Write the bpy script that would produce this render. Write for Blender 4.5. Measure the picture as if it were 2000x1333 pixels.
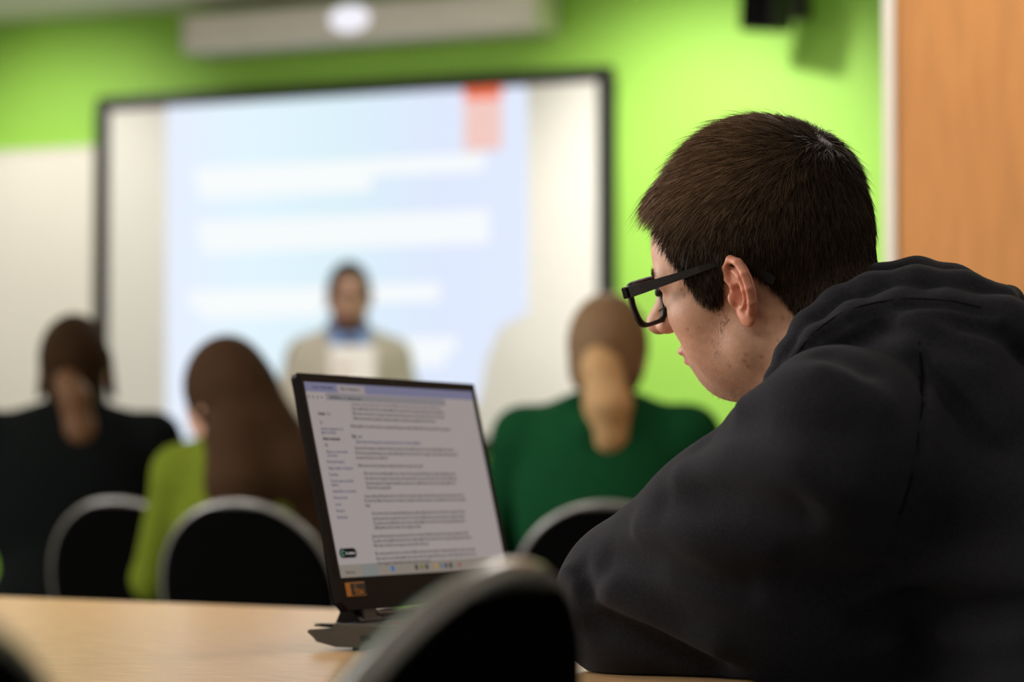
import bpy, math, random
import numpy as np
from mathutils import Vector, Matrix
rng = np.random.default_rng(7); random.seed(7)
for o in list(bpy.data.objects): bpy.data.objects.remove(o)
S = bpy.context.scene; COL = S.collection
A = np.array
# ------------------------------------------------------------------ camera, world, exposure
FPX, CAMZ = 5400.0, 0.9
PITCH = math.atan(270.5/FPX)
cd = bpy.data.cameras.new('camera'); cam = bpy.data.objects.new('camera', cd); COL.objects.link(cam)
cam.location = (0, 0, CAMZ); cam.rotation_euler = (math.pi/2+PITCH, 0, 0)
cd.sensor_width = 36; cd.lens = FPX*36/2000; cd.clip_start = .05
cd.dof.use_dof = True; cd.dof.focus_distance = 2.36; cd.dof.aperture_fstop = 4.3
S.camera = cam
S.view_settings.view_transform = 'Standard'; S.view_settings.look = 'None'
S.view_settings.gamma = 1; S.view_settings.use_curve_mapping = False; S.view_settings.exposure = 0.0
w = bpy.data.worlds.new('world'); S.world = w; w.use_nodes = True
w.node_tree.nodes['Background'].inputs[0].default_value = (.9, .93, 1, 1)
w.node_tree.nodes['Background'].inputs[1].default_value = .3
CY, SY = math.cos(PITCH), math.sin(PITCH)
CAMP = A([0, 0, CAMZ])
def ray(px, py):
    a, b = (px-1000)/FPX, (666.5-py)/FPX
    return A([a, CY-b*SY, SY+b*CY])
def pos(px, py, Y):
    d = ray(px, py); return CAMP+d*(Y/d[1])
def onz(px, py, z):
    d = ray(px, py); return CAMP+d*((z-CAMZ)/d[2])
def unit(v): v = A(v, float); return v/np.linalg.norm(v)
Z = A([0, 0, 1.])
# room axes: the green wall runs along WE, its normal into the room is WN
WE = unit([-.919, .394, 0]); WN = A([-WE[1], WE[0], 0]); WN = -WN if WN[1] > 0 else WN
W0 = A([.369, 10.5, 0])
def onwall(px, py, off=0.0):
    d = ray(px, py); t = np.dot(W0+WN*off-CAMP, WN)/np.dot(d, WN); return CAMP+d*t
CEIL = 2.82
# ------------------------------------------------------------------ lights (ceiling panels, wall downlights, an assumed window, an added uplight)
LIGHTS = []
def area(loc, size, power, col, target=None, sy=None, spread=180):
    l = bpy.data.lights.new('area_lamp', 'AREA'); l.shape = 'RECTANGLE'; l.size = size; l.size_y = sy or size
    l.energy = power; l.color = col; l.spread = math.radians(spread)
    o = bpy.data.objects.new('area_lamp', l); COL.objects.link(o); o.location = loc
    if target is not None: o.rotation_euler = (Vector(target)-Vector(loc)).to_track_quat('-Z', 'Y').to_euler()
    return o
WARM = (1, .95, .88)
PANELS = [(-2.2, 1.4, 22), (-.9, .5, 12), (1.6, 1.0, 6), (-1.9, 4.3, 46), (1.0, 4.4, 34), (-3.0, 7.8, 34), (.2, 8.1, 34)]  # panel nearest the camera added to brighten the foreground chair rim
for x, y, p in PANELS: area((x, y, CEIL-.03), .6, p, WARM, sy=1.2)
area((-3.93, 4.3, 1.6), 2.5, 135, (1, .95, .91), target=(0, 2.7, 1.2), sy=1.4)      # key light at an unseen side window, placed to reach the face
o_ = area((-.9, 8.1, 2.50), 2.4, 14, WARM, sy=.2); o_.rotation_euler = (math.pi, 0, math.radians(-23))   # uplight without fixture, added above the frame to brighten ceiling and case
def spot(loc, target, power, ang, blend, col=(1, .95, .84)):
    l = bpy.data.lights.new('wall_downlight_lamp', 'SPOT'); l.energy = power; l.spot_size = math.radians(ang); l.spot_blend = blend
    l.color = col; l.shadow_soft_size = .05
    o = bpy.data.objects.new('wall_downlight_lamp', l); COL.objects.link(o); o.location = loc
    o.rotation_euler = (Vector(target)-Vector(loc)).to_track_quat('-Z', 'Y').to_euler()
SPOTS = []
for px, p in ((1400, 120), (130, 70)):
    q = onwall(px, 330); s = q+WN*1.25; s[2] = CEIL-.04
    SPOTS.append(s); t = q.copy(); t[2] = 1.75
    spot(s, t, p, 88, .9)
# ------------------------------------------------------------------ materials
def mat(name, col, rough=.5, metal=0, spec=.5, emit=None, es=1, noise=0, nscale=20, bump=0, bscale=200, sheen=0, coat=0, sss=0, attr=None, stretch=None, noise2=None):
    m = bpy.data.materials.new(name); m.use_nodes = True; n = m.node_tree.nodes; l = m.node_tree.links
    b = n['Principled BSDF']; b.inputs['Base Color'].default_value = (*col, 1); b.inputs['Roughness'].default_value = rough
    b.inputs['Metallic'].default_value = metal; b.inputs['Specular IOR Level'].default_value = spec
    b.inputs['Sheen Weight'].default_value = sheen; b.inputs['Coat Weight'].default_value = coat
    if sheen: b.inputs['Sheen Roughness'].default_value = .6
    if sss: b.inputs['Subsurface Weight'].default_value = sss; b.inputs['Subsurface Radius'].default_value = (1, .35, .2); b.inputs['Subsurface Scale'].default_value = .006
    if emit: b.inputs['Emission Color'].default_value = (*emit, 1); b.inputs['Emission Strength'].default_value = es
    tc = n.new('ShaderNodeTexCoord'); src = None
    def vec(sc):
        mp = n.new('ShaderNodeMapping'); l.new(tc.outputs['Object'], mp.inputs[0])
        mp.inputs['Scale'].default_value = stretch if stretch else (1, 1, 1); return mp.outputs[0]
    if attr:
        a = n.new('ShaderNodeAttribute'); a.attribute_name = attr; src = a.outputs['Color']
    if noise:
        t = n.new('ShaderNodeTexNoise'); t.inputs['Scale'].default_value = nscale; t.inputs['Detail'].default_value = 6
        l.new(vec(1), t.inputs['Vector'])
        r = n.new('ShaderNodeMapRange'); r.inputs['From Min'].default_value = .3; r.inputs['From Max'].default_value = .7
        r.inputs['To Min'].default_value = 1-noise; r.inputs['To Max'].default_value = 1+noise; l.new(t.outputs['Fac'], r.inputs[0])
        mx = n.new('ShaderNodeVectorMath'); mx.operation = 'SCALE'
        if src: l.new(src, mx.inputs[0])
        else: mx.inputs[0].default_value = col
        l.new(r.outputs[0], mx.inputs['Scale']); src = mx.outputs[0]
    if src: l.new(src, b.inputs['Base Color'])
    if bump:
        t = n.new('ShaderNodeTexNoise'); t.inputs['Scale'].default_value = bscale; t.inputs['Detail'].default_value = 4
        l.new(vec(1), t.inputs['Vector']); bp = n.new('ShaderNodeBump'); bp.inputs['Strength'].default_value = bump; bp.inputs['Distance'].default_value = .001
        l.new(t.outputs['Fac'], bp.inputs['Height']); l.new(bp.outputs[0], b.inputs['Normal'])
    return m
def emat(name, col, s=1):
    m = bpy.data.materials.new(name); m.use_nodes = True; n = m.node_tree.nodes; n.remove(n['Principled BSDF'])
    e = n.new('ShaderNodeEmission'); e.inputs[0].default_value = (*col, 1); e.inputs[1].default_value = s
    m.node_tree.links.new(e.outputs[0], n['Material Output'].inputs[0]); return m
def sc(r, g, b): return tuple(((c/255/12.92) if c/255 <= .04045 else ((c/255+.055)/1.055)**2.4) for c in (r, g, b))
M = {}
M['green_wall'] = mat('green_paint', (.33, .66, .085), .6, noise=.03, nscale=3, bump=.1, bscale=300)
M['white_wall'] = mat('white_paint', (.7, .68, .63), .7, noise=.03, nscale=4)
M['ceiling'] = mat('ceiling_paint', (.85, .83, .76), .9, noise=.04, nscale=8)
M['floor'] = mat('carpet', (.22, .22, .21), .95, noise=.3, nscale=90, bump=.5, bscale=400)
M['black_plastic'] = mat('black_plastic', (.006, .006, .006), .5, noise=.1, nscale=30)
M['rim_plastic'] = mat('glossy_black_rim', (.062, .058, .052), .34, spec=.9, coat=.3, noise=.1, nscale=30); M['rim_plastic'].node_tree.nodes['Principled BSDF'].inputs['IOR'].default_value = 1.8
M['black_fabric'] = mat('black_fabric', (.0022, .0022, .0022), 1.0, spec=.0, noise=.2, nscale=200, bump=.4, bscale=500)
M['green_fabric'] = mat('green_seat_fabric', (.007, .062, .032), .9, noise=.2, nscale=150, bump=.4, bscale=500)
M['metal'] = mat('grey_metal', (.4, .4, .4), .35, metal=1, noise=.05, nscale=40)
M['whiteboard'] = mat('whiteboard_enamel', (.86, .83, .78), .35, noise=.02, nscale=2)
M['alu'] = mat('aluminium', (.6, .6, .58), .35, metal=.8, noise=.05, nscale=30)
M['screen_cloth'] = mat('white_screen_surface', (.80, .79, .77), .6, noise=.01, nscale=2)
M['grey_case'] = mat('grey_beige_case', (.90, .85, .78), .5, noise=.03, nscale=8)
M['desk'] = mat('pale_oak_laminate', (.60, .375, .185), .24, spec=.7, noise=.20, nscale=9, bump=.12, bscale=60, stretch=(2.2, 28, 8))
M['desk_edge'] = mat('oak_edge_band', (.42, .24, .10), .45, noise=.15, nscale=9, stretch=(2, 30, 30))
M['beech'] = mat('orange_beech_veneer', (.54, .235, .066), .5, noise=.10, nscale=5, stretch=(14, 14, 1.2))
M['white_edge'] = mat('white_edge_strip', (.78, .74, .66), .5, noise=.03, nscale=10)
M['lamp_glow'] = emat('lamp_glow', (1, .95, .86), 5)
# ------------------------------------------------------------------ object helpers
def tag(o, label=None, cat=None, group=None, kind=None):
    if label: o['label'] = label
    if cat: o['category'] = cat
    if group: o['group'] = group
    if kind: o['kind'] = kind
    return o
def thing(name, label, cat, loc=(0, 0, 0), group=None):
    o = bpy.data.objects.new(name, None); COL.objects.link(o); o.location = loc; o.empty_display_size = .05
    return tag(o, label, cat, group)
def rootloc(p):
    while p.parent: p = p.parent
    return A(p.location)
def mesh(name, V, F, m, parent=None, smooth=False, colors=None, shift=True):
    V = np.asarray(V, float)
    if parent is not None and shift: V = V-rootloc(parent)
    me = bpy.data.meshes.new(name); 
    if isinstance(F, np.ndarray):
        k = F.shape[1]; me.vertices.add(len(V)); me.vertices.foreach_set('co', V.astype(np.float32).ravel())
        me.loops.add(F.size); me.loops.foreach_set('vertex_index', F.astype(np.int32).ravel())
        me.polygons.add(len(F)); me.polygons.foreach_set('loop_start', np.arange(0, F.size, k, dtype=np.int32))
        me.update(calc_edges=True)
    else:
        me.from_pydata(V.tolist(), [], F); me.update()
    if smooth: me.polygons.foreach_set('use_smooth', np.ones(len(me.polygons), bool))
    if colors is not None:
        ca = me.color_attributes.new('col', 'FLOAT_COLOR', 'POINT')
        ca.data.foreach_set('color', np.concatenate([colors, np.ones((len(colors), 1))], 1).astype(np.float32).ravel())
    o = bpy.data.objects.new(name, me); COL.objects.link(o)
    for mm in (m if isinstance(m, list) else [m]): me.materials.append(mm)
    if parent is not None: o.parent = parent
    return o
class MB:
    """collects simple solids into one mesh"""
    def __init__(s): s.V = []; s.F = []
    def add(s, V, F):
        k = len(s.V); s.V += [tuple(v) for v in V]; s.F += [tuple(i+k for i in f) for f in F]; return s
    def box(s, c, size, ax=None, bev=.0):
        ax = np.eye(3) if ax is None else A(ax); c = A(c, float); h = A(size)/2
        b = min(bev, *(h*.49))
        if b <= 0:
            V = [c+sx*h[0]*ax[0]+sy*h[1]*ax[1]+sz*h[2]*ax[2] for sx in (-1, 1) for sy in (-1, 1) for sz in (-1, 1)]
            return s.add(V, [(0, 1, 3, 2), (4, 6, 7, 5), (0, 4, 5, 1), (2, 3, 7, 6), (0, 2, 6, 4), (1, 5, 7, 3)])
        V = []; idx = {}
        for sx in (-1, 1):
            for sy in (-1, 1):
                for sz in (-1, 1):
                    sg = A([sx, sy, sz])
                    for k in range(3):
                        q = h.copy(); q[(k+1) % 3] -= b; q[(k+2) % 3] -= b
                        idx[(sx, sy, sz, k)] = len(V); V.append(c+(sg*q)@ax)
        F = []
        for k in range(3):
            for sg in (-1, 1):
                ring = []
                for (a, d) in ((-1, -1), (1, -1), (1, 1), (-1, 1)):
                    t = [0, 0, 0]; t[k] = sg; t[(k+1) % 3] = a; t[(k+2) % 3] = d; ring.append(idx[(*t, k)])
                F.append(tuple(ring if sg > 0 else ring[::-1]))
        for k in range(3):
            for a in (-1, 1):
                for d in (-1, 1):
                    t = [0, 0, 0]; t[(k+1) % 3] = a; t[(k+2) % 3] = d; r = []
                    for e, kk in ((-1, (k+1) % 3), (1, (k+1) % 3), (1, (k+2) % 3), (-1, (k+2) % 3)):
                        t[k] = e; r.append(idx[(*t, kk)])
                    F.append(tuple(r))
        for sx in (-1, 1):
            for sy in (-1, 1):
                for sz in (-1, 1): F.append(tuple(idx[(sx, sy, sz, k)] for k in range(3)))
        return s.add(V, F)
    def tube(s, pts, r, n=10, cap=True):
        pts = [A(p, float) for p in pts]; R = r if hasattr(r, '__len__') else [r]*len(pts); V = []; F = []; nx = None
        for i, p in enumerate(pts):
            t = unit(pts[min(i+1, len(pts)-1)]-pts[max(i-1, 0)])
            if nx is None: nx = unit(np.cross(t, A([.3, .2, .9]) if abs(t[2]) < .9 else A([1, 0, 0])))
            nx = unit(nx-t*np.dot(nx, t)); ny = np.cross(t, nx)
            rr = R[i] if hasattr(R[i], '__len__') else (R[i], R[i])
            for k in range(n):
                a = 2*math.pi*k/n; V.append(p+nx*math.cos(a)*rr[0]+ny*math.sin(a)*rr[1])
        for i in range(len(pts)-1):
            for k in range(n): F.append((i*n+k, i*n+(k+1) % n, (i+1)*n+(k+1) % n, (i+1)*n+k))
        if cap: F += [tuple(range(n))[::-1], tuple((len(pts)-1)*n+k for k in range(n))]
        return s.add(V, F)
    def prism(s, poly, vec):
        n = len(poly); vec = A(vec, float); V = [A(p, float) for p in poly]+[A(p, float)+vec for p in poly]
        return s.add(V, [tuple(range(n))[::-1], tuple(range(n, 2*n))]+[(i, (i+1) % n, n+(i+1) % n, n+i) for i in range(n)])
    def sweep(s, path, prof, up):
        """closed profile [(a,b)] swept along path, a across, b along up"""
        path = [A(p, float) for p in path]; n = len(prof); V = []; F = []
        for i, p in enumerate(path):
            t = unit(path[min(i+1, len(path)-1)]-path[max(i-1, 0)]); x = unit(np.cross(t, up)); y = np.cross(x, t)
            for a, b in prof: V.append(p+x*a+y*b)
        for i in range(len(path)-1):
            for k in range(n): F.append((i*n+k, i*n+(k+1) % n, (i+1)*n+(k+1) % n, (i+1)*n+k))
        F += [tuple(range(n))[::-1], tuple((len(path)-1)*n+k for k in range(n))]
        return s.add(V, F)
    def build(s, name, m, parent=None, smooth=False, shift=True):
        o = mesh(name, s.V, s.F, m, parent, smooth, shift=shift)
        import bmesh
        bm = bmesh.new(); bm.from_mesh(o.data); bmesh.ops.recalc_face_normals(bm, faces=bm.faces); bm.to_mesh(o.data); bm.free()
        return o
def structure(o): o['kind'] = 'structure'; return o
# ------------------------------------------------------------------ signed distance kit (organic shapes)
def ell(P, c, r, R=None):
    q = P-A(c, float)
    if R is not None: q = q@np.asarray(R).T
    r = A(r, float); q0 = q/r; k0 = np.linalg.norm(q0, axis=1); k1 = np.linalg.norm(q0/r, axis=1)+1e-9
    return k0*(k0-1)/k1
def cone(P, a, b, ra, rb):
    a = A(a, float); ab = A(b, float)-a; q = P-a; t = np.clip(q@ab/(ab@ab), 0, 1)
    return np.linalg.norm(q-t[:, None]*ab, axis=1)-(ra+(rb-ra)*t)
def chain(P, pts, rs, k=.01):
    d = None
    for i in range(len(pts)-1):
        e = cone(P, pts[i], pts[i+1], rs[i], rs[i+1]); d = e if d is None else su(d, e, k)
    return d
def su(a, b, k=.01):
    h = np.clip(.5+.5*(b-a)/k, 0, 1); return b+(a-b)*h-k*h*(1-h)
def ss(a, b, k=.01): return -su(-a, b, k)
def seg_d(P, pts):
    d = np.full(len(P), 9.)
    for i in range(len(pts)-1):
        a = A(pts[i], float); ab = A(pts[i+1], float)-a; q = P-a; t = np.clip(q@ab/(ab@ab+1e-12), 0, 1)
        d = np.minimum(d, np.linalg.norm(q-t[:, None]*ab, axis=1))
    return d
def isosurf(f, lo, hi, h, project=2):
    lo = A(lo, float); hi = A(hi, float); c = 4; H = h*c
    n = np.maximum(np.ceil((hi-lo)/H).astype(int)+1, 3)
    g = [lo[i]+H*np.arange(n[i]) for i in range(3)]
    P = np.stack(np.meshgrid(*g, indexing='ij'), -1).reshape(-1, 3)
    Cf = f(P).reshape(n)
    N = n*c
    near = np.abs(Cf) < H*2.0
    F = np.repeat(np.repeat(np.repeat(Cf, c, 0), c, 1), c, 2).astype(np.float32)
    mk = np.repeat(np.repeat(np.repeat(near, c, 0), c, 1), c, 2)
    # fine node (i) sits at lo + (i - c/2 + .5)*h so that each block surrounds its coarse node
    off = lo-(c/2-.5)*h
    I = np.argwhere(mk); 
    for s in range(0, len(I), 400000):
        J = I[s:s+400000]; F[J[:, 0], J[:, 1], J[:, 2]] = f(off+J*h)
    ins = F < 0
    a = ins[:-1, :-1, :-1].astype(np.int8)
    cnt = a.copy(); 
    for dx in (0, 1):
        for dy in (0, 1):
            for dz in (0, 1):
                if dx+dy+dz: cnt = cnt+ins[dx:N[0]-1+dx, dy:N[1]-1+dy, dz:N[2]-1+dz]
    act = (cnt > 0) & (cnt < 8)
    idx = -np.ones(act.shape, np.int64); C = np.argwhere(act); idx[act] = np.arange(len(C))
    acc = np.zeros((len(C), 3)); num = np.zeros(len(C))
    cs = [(0, 0, 0), (1, 0, 0), (0, 1, 0), (1, 1, 0), (0, 0, 1), (1, 0, 1), (0, 1, 1), (1, 1, 1)]
    vals = [F[C[:, 0]+q[0], C[:, 1]+q[1], C[:, 2]+q[2]] for q in cs]
    for i, j in ((0, 1), (2, 3), (4, 5), (6, 7), (0, 2), (1, 3), (4, 6), (5, 7), (0, 4), (1, 5), (2, 6), (3, 7)):
        va, vb = vals[i], vals[j]; m = (va < 0) != (vb < 0); t = np.where(m, va/(va-vb+1e-12), 0)
        p = A(cs[i])[None]+t[:, None]*(A(cs[j])-A(cs[i]))[None]; acc[m] += p[m]; num[m] += 1
    V = off+(C+acc/num[:, None])*h
    Q = []
    for ax in range(3):
        sl = [slice(1, N[k]-1) for k in range(3)]; sl[ax] = slice(0, N[ax]-1); s2 = list(sl); s2[ax] = slice(1, N[ax])
        x0 = ins[tuple(sl)]; x1 = ins[tuple(s2)]; E = np.argwhere(x0 != x1)
        if not len(E): continue
        st = x0[E[:, 0], E[:, 1], E[:, 2]]
        base = E+1; base[:, ax] -= 1
        u, v = [(1, 2), (2, 0), (0, 1)][ax]; du = np.eye(3, dtype=int)[u]; dv = np.eye(3, dtype=int)[v]
        q = [base-du-dv, base-dv, base, base-du]
        q = np.stack([idx[k[:, 0], k[:, 1], k[:, 2]] for k in q], 1)
        q[~st] = q[~st][:, ::-1]; Q.append(q)
    Q = np.concatenate(Q); Q = Q[(Q >= 0).all(1)]
    for _ in range(project):
        g, d = grad(f, V, h*.3); st = np.clip(d, -h, h); V = V-g*(st*.8)[:, None]
    return V, Q
def grad(f, V, e=.001):
    d = f(V); g = np.stack([f(V+A([e, 0, 0]))-d, f(V+A([0, e, 0]))-d, f(V+A([0, 0, e]))-d], 1)
    return g/(np.linalg.norm(g, axis=1)[:, None]+1e-12), d
def organic(name, f, lo, hi, h, m, parent, project=1, colors=None):
    V, Q = isosurf(f, lo, hi, h, project)
    return mesh(name, V, Q, m, parent, True, colors(V) if colors else None)
def hit(f, px, py, t0=1.6, t1=3.4):
    d = unit(ray(px, py)); t = t0
    for _ in range(200):
        v = f((CAMP+d*t)[None])[0]
        if v < .0004: return CAMP+d*t
        t += max(v*.6, .0006)
        if t > t1: return None
    return None
def joinVQ(parts):
    V = []; Q = []; k = 0
    for v, q in parts: V.append(v); Q.append(q+k); k += len(v)
    return np.concatenate(V), np.concatenate(Q)
#@@STRUCTURE
# ------------------------------------------------------------------ the room
def wallbox(name, a, b, z0, z1, th, m):
    a = A([*a[:2], 0.]); b = A([*b[:2], 0.]); d = unit(b-a); n = A([-d[1], d[0], 0])
    return structure(MB().box((a+b)/2+Z*(z0+z1)/2+n*th/2, (np.linalg.norm(b-a), th, z1-z0), [d, n, Z]).build(name, m))
WL = W0+WE*4.2; WR = W0-WE*3.4                      # ends of the green wall
wallbox('wall_front', WR, WL, 0, CEIL, -.12 if WN[1] < 0 else .12, M['green_wall'])
structure(MB().box((0, 4.5, -.05), (14, 20, .1)).build('floor', M['floor']))
structure(MB().box((0, 4.5, CEIL+.05), (14, 20, .1)).build('ceiling', M['ceiling']))
# side wall at the left with an unseen window opening placed for the key light, right and back walls
mb = MB()
for (y0, y1, z0, z1) in ((-4, 3.0, 0, CEIL), (5.6, 12.6, 0, CEIL), (3.0, 5.6, 0, .85), (3.0, 5.6, 2.35, CEIL)):
    mb.box((-4.06, (y0+y1)/2, (z0+z1)/2), (.12, y1-y0, z1-z0))
structure(mb.build('wall_left', M['white_wall']))
wf = MB()
for z in (.87, 2.33): wf.box((-4.05, 4.3, z), (.1, 2.6, .04))
for y in (3.02, 4.3, 5.58): wf.box((-4.05, y, 1.6), (.1, .04, 1.5))
structure(wf.build('unseen_window_1', M['white_edge']))
structure(MB().box((3.56, 4.3, CEIL/2), (.12, 16.6, CEIL)).build('wall_right', M['white_wall']))
structure(MB().box((0, -3.06, CEIL/2), (8.2, .12, CEIL)).build('wall_back', M['white_wall']))
structure(MB().box((W0+WE*.4+WN*.008+Z*.05), (7.4, .016, .1), [WE, WN, Z]).build('baseboard_front', M['white_wall']))
#@@FRONT
# ------------------------------------------------------------------ projection screen, whiteboard, case, speaker
def wl(px, py, off=.0):                             # pixel -> (s along wall, z)
    q = onwall(px, py, off); return np.dot(q-W0, WE), q[2]
def wp(s, z, off): return W0+WE*s+WN*off+Z*z
WAX = [WE, WN, Z]
s1, zt1 = wl(1191, 152); s0, zt0 = wl(211, 200); zt = (zt1+zt0)/2; _, zb = wl(700, 872)
t = thing('projection_screen', 'wide black-framed projection screen showing a pale blue slide on the green wall', 'screen', wp((s0+s1)/2, zb, 0))
sm, sw, zm, zh = (s0+s1)/2, abs(s1-s0), (zt+zb)/2, zt-zb
MB().box(wp(sm, zm, .025), (sw-.03, .03, zh-.03), WAX).build('screen_surface', M['screen_cloth'], t)
for nm, c, sz in (('frame_bar', wp(sm, zt-.0, .03), (sw+.05, .055, .056)), ('frame_bar', wp(sm, zb+.0, .03), (sw+.05, .055, .056)),
                  ('frame_bar', wp(s0-.0, zm, .03), (.066, .055, zh-.03)), ('frame_bar', wp(s1+.0, zm, .03), (.066, .055, zh-.03))):
    MB().box(c, sz, WAX, .006).build(nm, M['black_plastic'], t)
def panel_on_wall(x0, y0, x1, y1, off, m, name, par, lab=None, th=.002):
    a, za = wl(x0, (y0+y1)/2); b, zb_ = wl(x1, (y0+y1)/2); _, z0 = wl((x0+x1)/2, y0); _, z1 = wl((x0+x1)/2, y1)
    o = MB().box(wp((a+b)/2, (z0+z1)/2, off), (abs(a-b), th, abs(z0-z1)), WAX, th*.3).build(name, m, par)
    if lab: o['label'] = lab
    return o
def slide_mat():
    m = bpy.data.materials.new('projected_slide'); m.use_nodes = True; n = m.node_tree.nodes; l = m.node_tree.links; n.remove(n['Principled BSDF'])
    e = n.new('ShaderNodeEmission'); tc = n.new('ShaderNodeTexCoord'); sp = n.new('ShaderNodeSeparateXYZ'); l.new(tc.outputs['Generated'], sp.inputs[0])
    cr = n.new('ShaderNodeValToRGB'); el = cr.color_ramp.elements
    el[0].position = 0; el[0].color = (*sc(226, 234, 250), 1); el[1].position = 1; el[1].color = (*sc(221, 230, 250), 1)
    for p_, c_ in ((.25, sc(222, 240, 249)), (.5, sc(215, 236, 245)), (.75, sc(218, 228, 248))):
        k = el.new(p_); k.color = (*c_, 1)
    l.new(sp.outputs[0], cr.inputs[0]); l.new(cr.outputs[0], e.inputs[0]); e.inputs[1].default_value = 1.06
    l.new(e.outputs[0], n['Material Output'].inputs[0]); return m
def slide_poly(pts, off, m, name, lab=None):
    P = [wp(*wl(x, y), off) for x, y in pts]
    o = MB().prism(P, WN*.002).build(name, m, t)
    if lab: o['label'] = lab
    return o
slide_poly([(336, 203), (1038, 172), (1040, 612), (985, 640), (958, 700), (945, 775), (900, 862), (336, 862)], .042, slide_mat(), 'slide_image', 'pale blue projected slide')  # a head's shadow on the projection is cut into the lower right
WT = emat('slide_white', sc(250, 254, 255), .98)
for (x0, y0, x1, y1) in ((392, 316, 955, 349), (400, 350, 735, 383), (396, 424, 965, 452), (404, 454, 965, 486), (380, 562, 868, 596), (402, 598, 640, 622), (735, 662, 900, 690), (735, 692, 880, 716)):
    panel_on_wall(x0, y0, x1, y1, .046, WT, 'slide_text_band', t)
panel_on_wall(916, 170, 990, 196, .047, emat('slide_orange', (1, .20, .09), .95), 'slide_logo', t, 'orange red block at the top right of the slide')
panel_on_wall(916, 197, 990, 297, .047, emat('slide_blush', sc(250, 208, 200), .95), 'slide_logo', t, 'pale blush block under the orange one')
# whiteboard
sa, za = wl(194, 284); sb, zb2 = wl(-260, 284); z1 = wl(100, 291)[1]
wb = thing('whiteboard', 'cream white board on the green wall left of the projection screen', 'whiteboard', wp(sa+.9, 1.05, 0))
MB().box(wp(sa+.95, (z1+1.0)/2, .016), (1.86, .02, z1-1.03), WAX).build('writing_surface', M['whiteboard'], wb)
for c, sz in ((wp(sa+.95, z1-.008, .018), (1.9, .03, .016)), (wp(sa+.95, 1.008, .018), (1.9, .03, .016)), (wp(sa+.008, (z1+1)/2, .018), (.016, .03, z1-1.03)), (wp(sa+1.892, (z1+1)/2, .018), (.016, .03, z1-1.03))):
    MB().box(c, sz, WAX).build('frame_edge', M['white_edge'], wb)
# long pale case above the screen
a, zlo = wl(360, 97, .22); b, zlo2 = wl(1042, 55, .22); zlo = (zlo+zlo2)/2; _, zhi = wl(700, 2, .22)
cs_ = thing('screen_case', 'long grey beige case with a painted oval lamp reflection above the projection screen', 'projector case', wp((a+b)/2, zlo, 0))
MB().box(wp((a+b)/2, (zlo+zhi)/2, .11), (abs(a-b), .22, zhi-zlo), WAX, .02).build('housing', M['grey_case'], cs_)
c, zc = wl(682, 36, .225); E = [wp(c+.085*math.cos(q), zc+.052*math.sin(q), .215) for q in np.linspace(0, 2*math.pi, 29)[:-1]]
MB().prism(E, WN*.012).build('lamp_reflection', emat('reflection_glow', (.93, .92, 1), 1.0), cs_)  # lamp reflection on the case front, painted as a glowing oval
for sx, ss_ in ((a, -1), (b, 1)): MB().box(wp(sx+ss_*.006*(1 if a > b else -1)*-1, (zlo+zhi)/2, .11), (.014, .225, zhi-zlo+.006), WAX, .005).build('end_cap', M['grey_case'], cs_)
# loudspeaker
q = onwall(1505, 0, .30); sp_ = thing('wall_speaker', 'black loudspeaker tilted down on the green wall at the upper right', 'speaker', q+Z*.05)
q = pos(1496, 62, q[1]); ax = [unit(WE*.92-WN*.30), None, unit(Z*.97+WN*.16-WE*.10)]; ax[1] = unit(np.cross(ax[2], ax[0])); ax[0] = np.cross(ax[1], ax[2])
cc = q+ax[2]*.14
MB().box(cc, (.15, .14, .28), ax, .012).build('cabinet', M['black_plastic'], sp_)
fy = ax[1] if np.dot(ax[1], WN) > 0 else -ax[1]
MB().box(cc+fy*.072, (.134, .008, .262), ax, .003).build('grille', M['black_fabric'], sp_)
k = cc-fy*.07; wq = k-WN*np.dot(k-W0, WN)
MB().tube([k, (k+wq)/2-Z*.03, wq], .016, 10).build('bracket_arm', M['black_plastic'], sp_, True)
MB().box(wq+WN*.006, (.08, .012, .12), WAX, .003).build('wall_plate', M['black_plastic'], sp_)
# beech cupboard on the right, with its white edge
yb = 5.0; e0 = pos(1726, 500, yb); e0[2] = 0
CE = -WE; CW = -WN                                  # along the front, and back into the room depth
cax = [CE, CW, Z]
cu = thing('tall_cupboard', 'tall orange beech cupboard with a white front edge at the right', 'cupboard', e0+CE*.6+CW*.3)
MB().box(e0+CE*.0115+CW*.012+Z*1.4, (.022, .03, 2.8), cax, .002).build('edge_strip', M['white_edge'], cu)['label'] = 'white vertical edge strip'
MB().box(e0+CE*.623+CW*.32+Z*1.4, (1.2, .58, 2.8), cax).build('carcass', M['beech'], cu)
for k in range(2):
    MB().box(e0+CE*(.322+.6*k)+CW*.015+Z*1.4, (.597, .02, 2.78), cax, .001).build('door', M['beech'], cu)
for k in range(2):
    hk = e0+CE*(.58+.08*k)+CW*.005; MB().tube([hk+Z*1.0, hk-CW*.03+Z*1.0, hk-CW*.03+Z*1.16, hk+Z*1.16], .005, 8).build('handle', M['metal'], cu)
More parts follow.
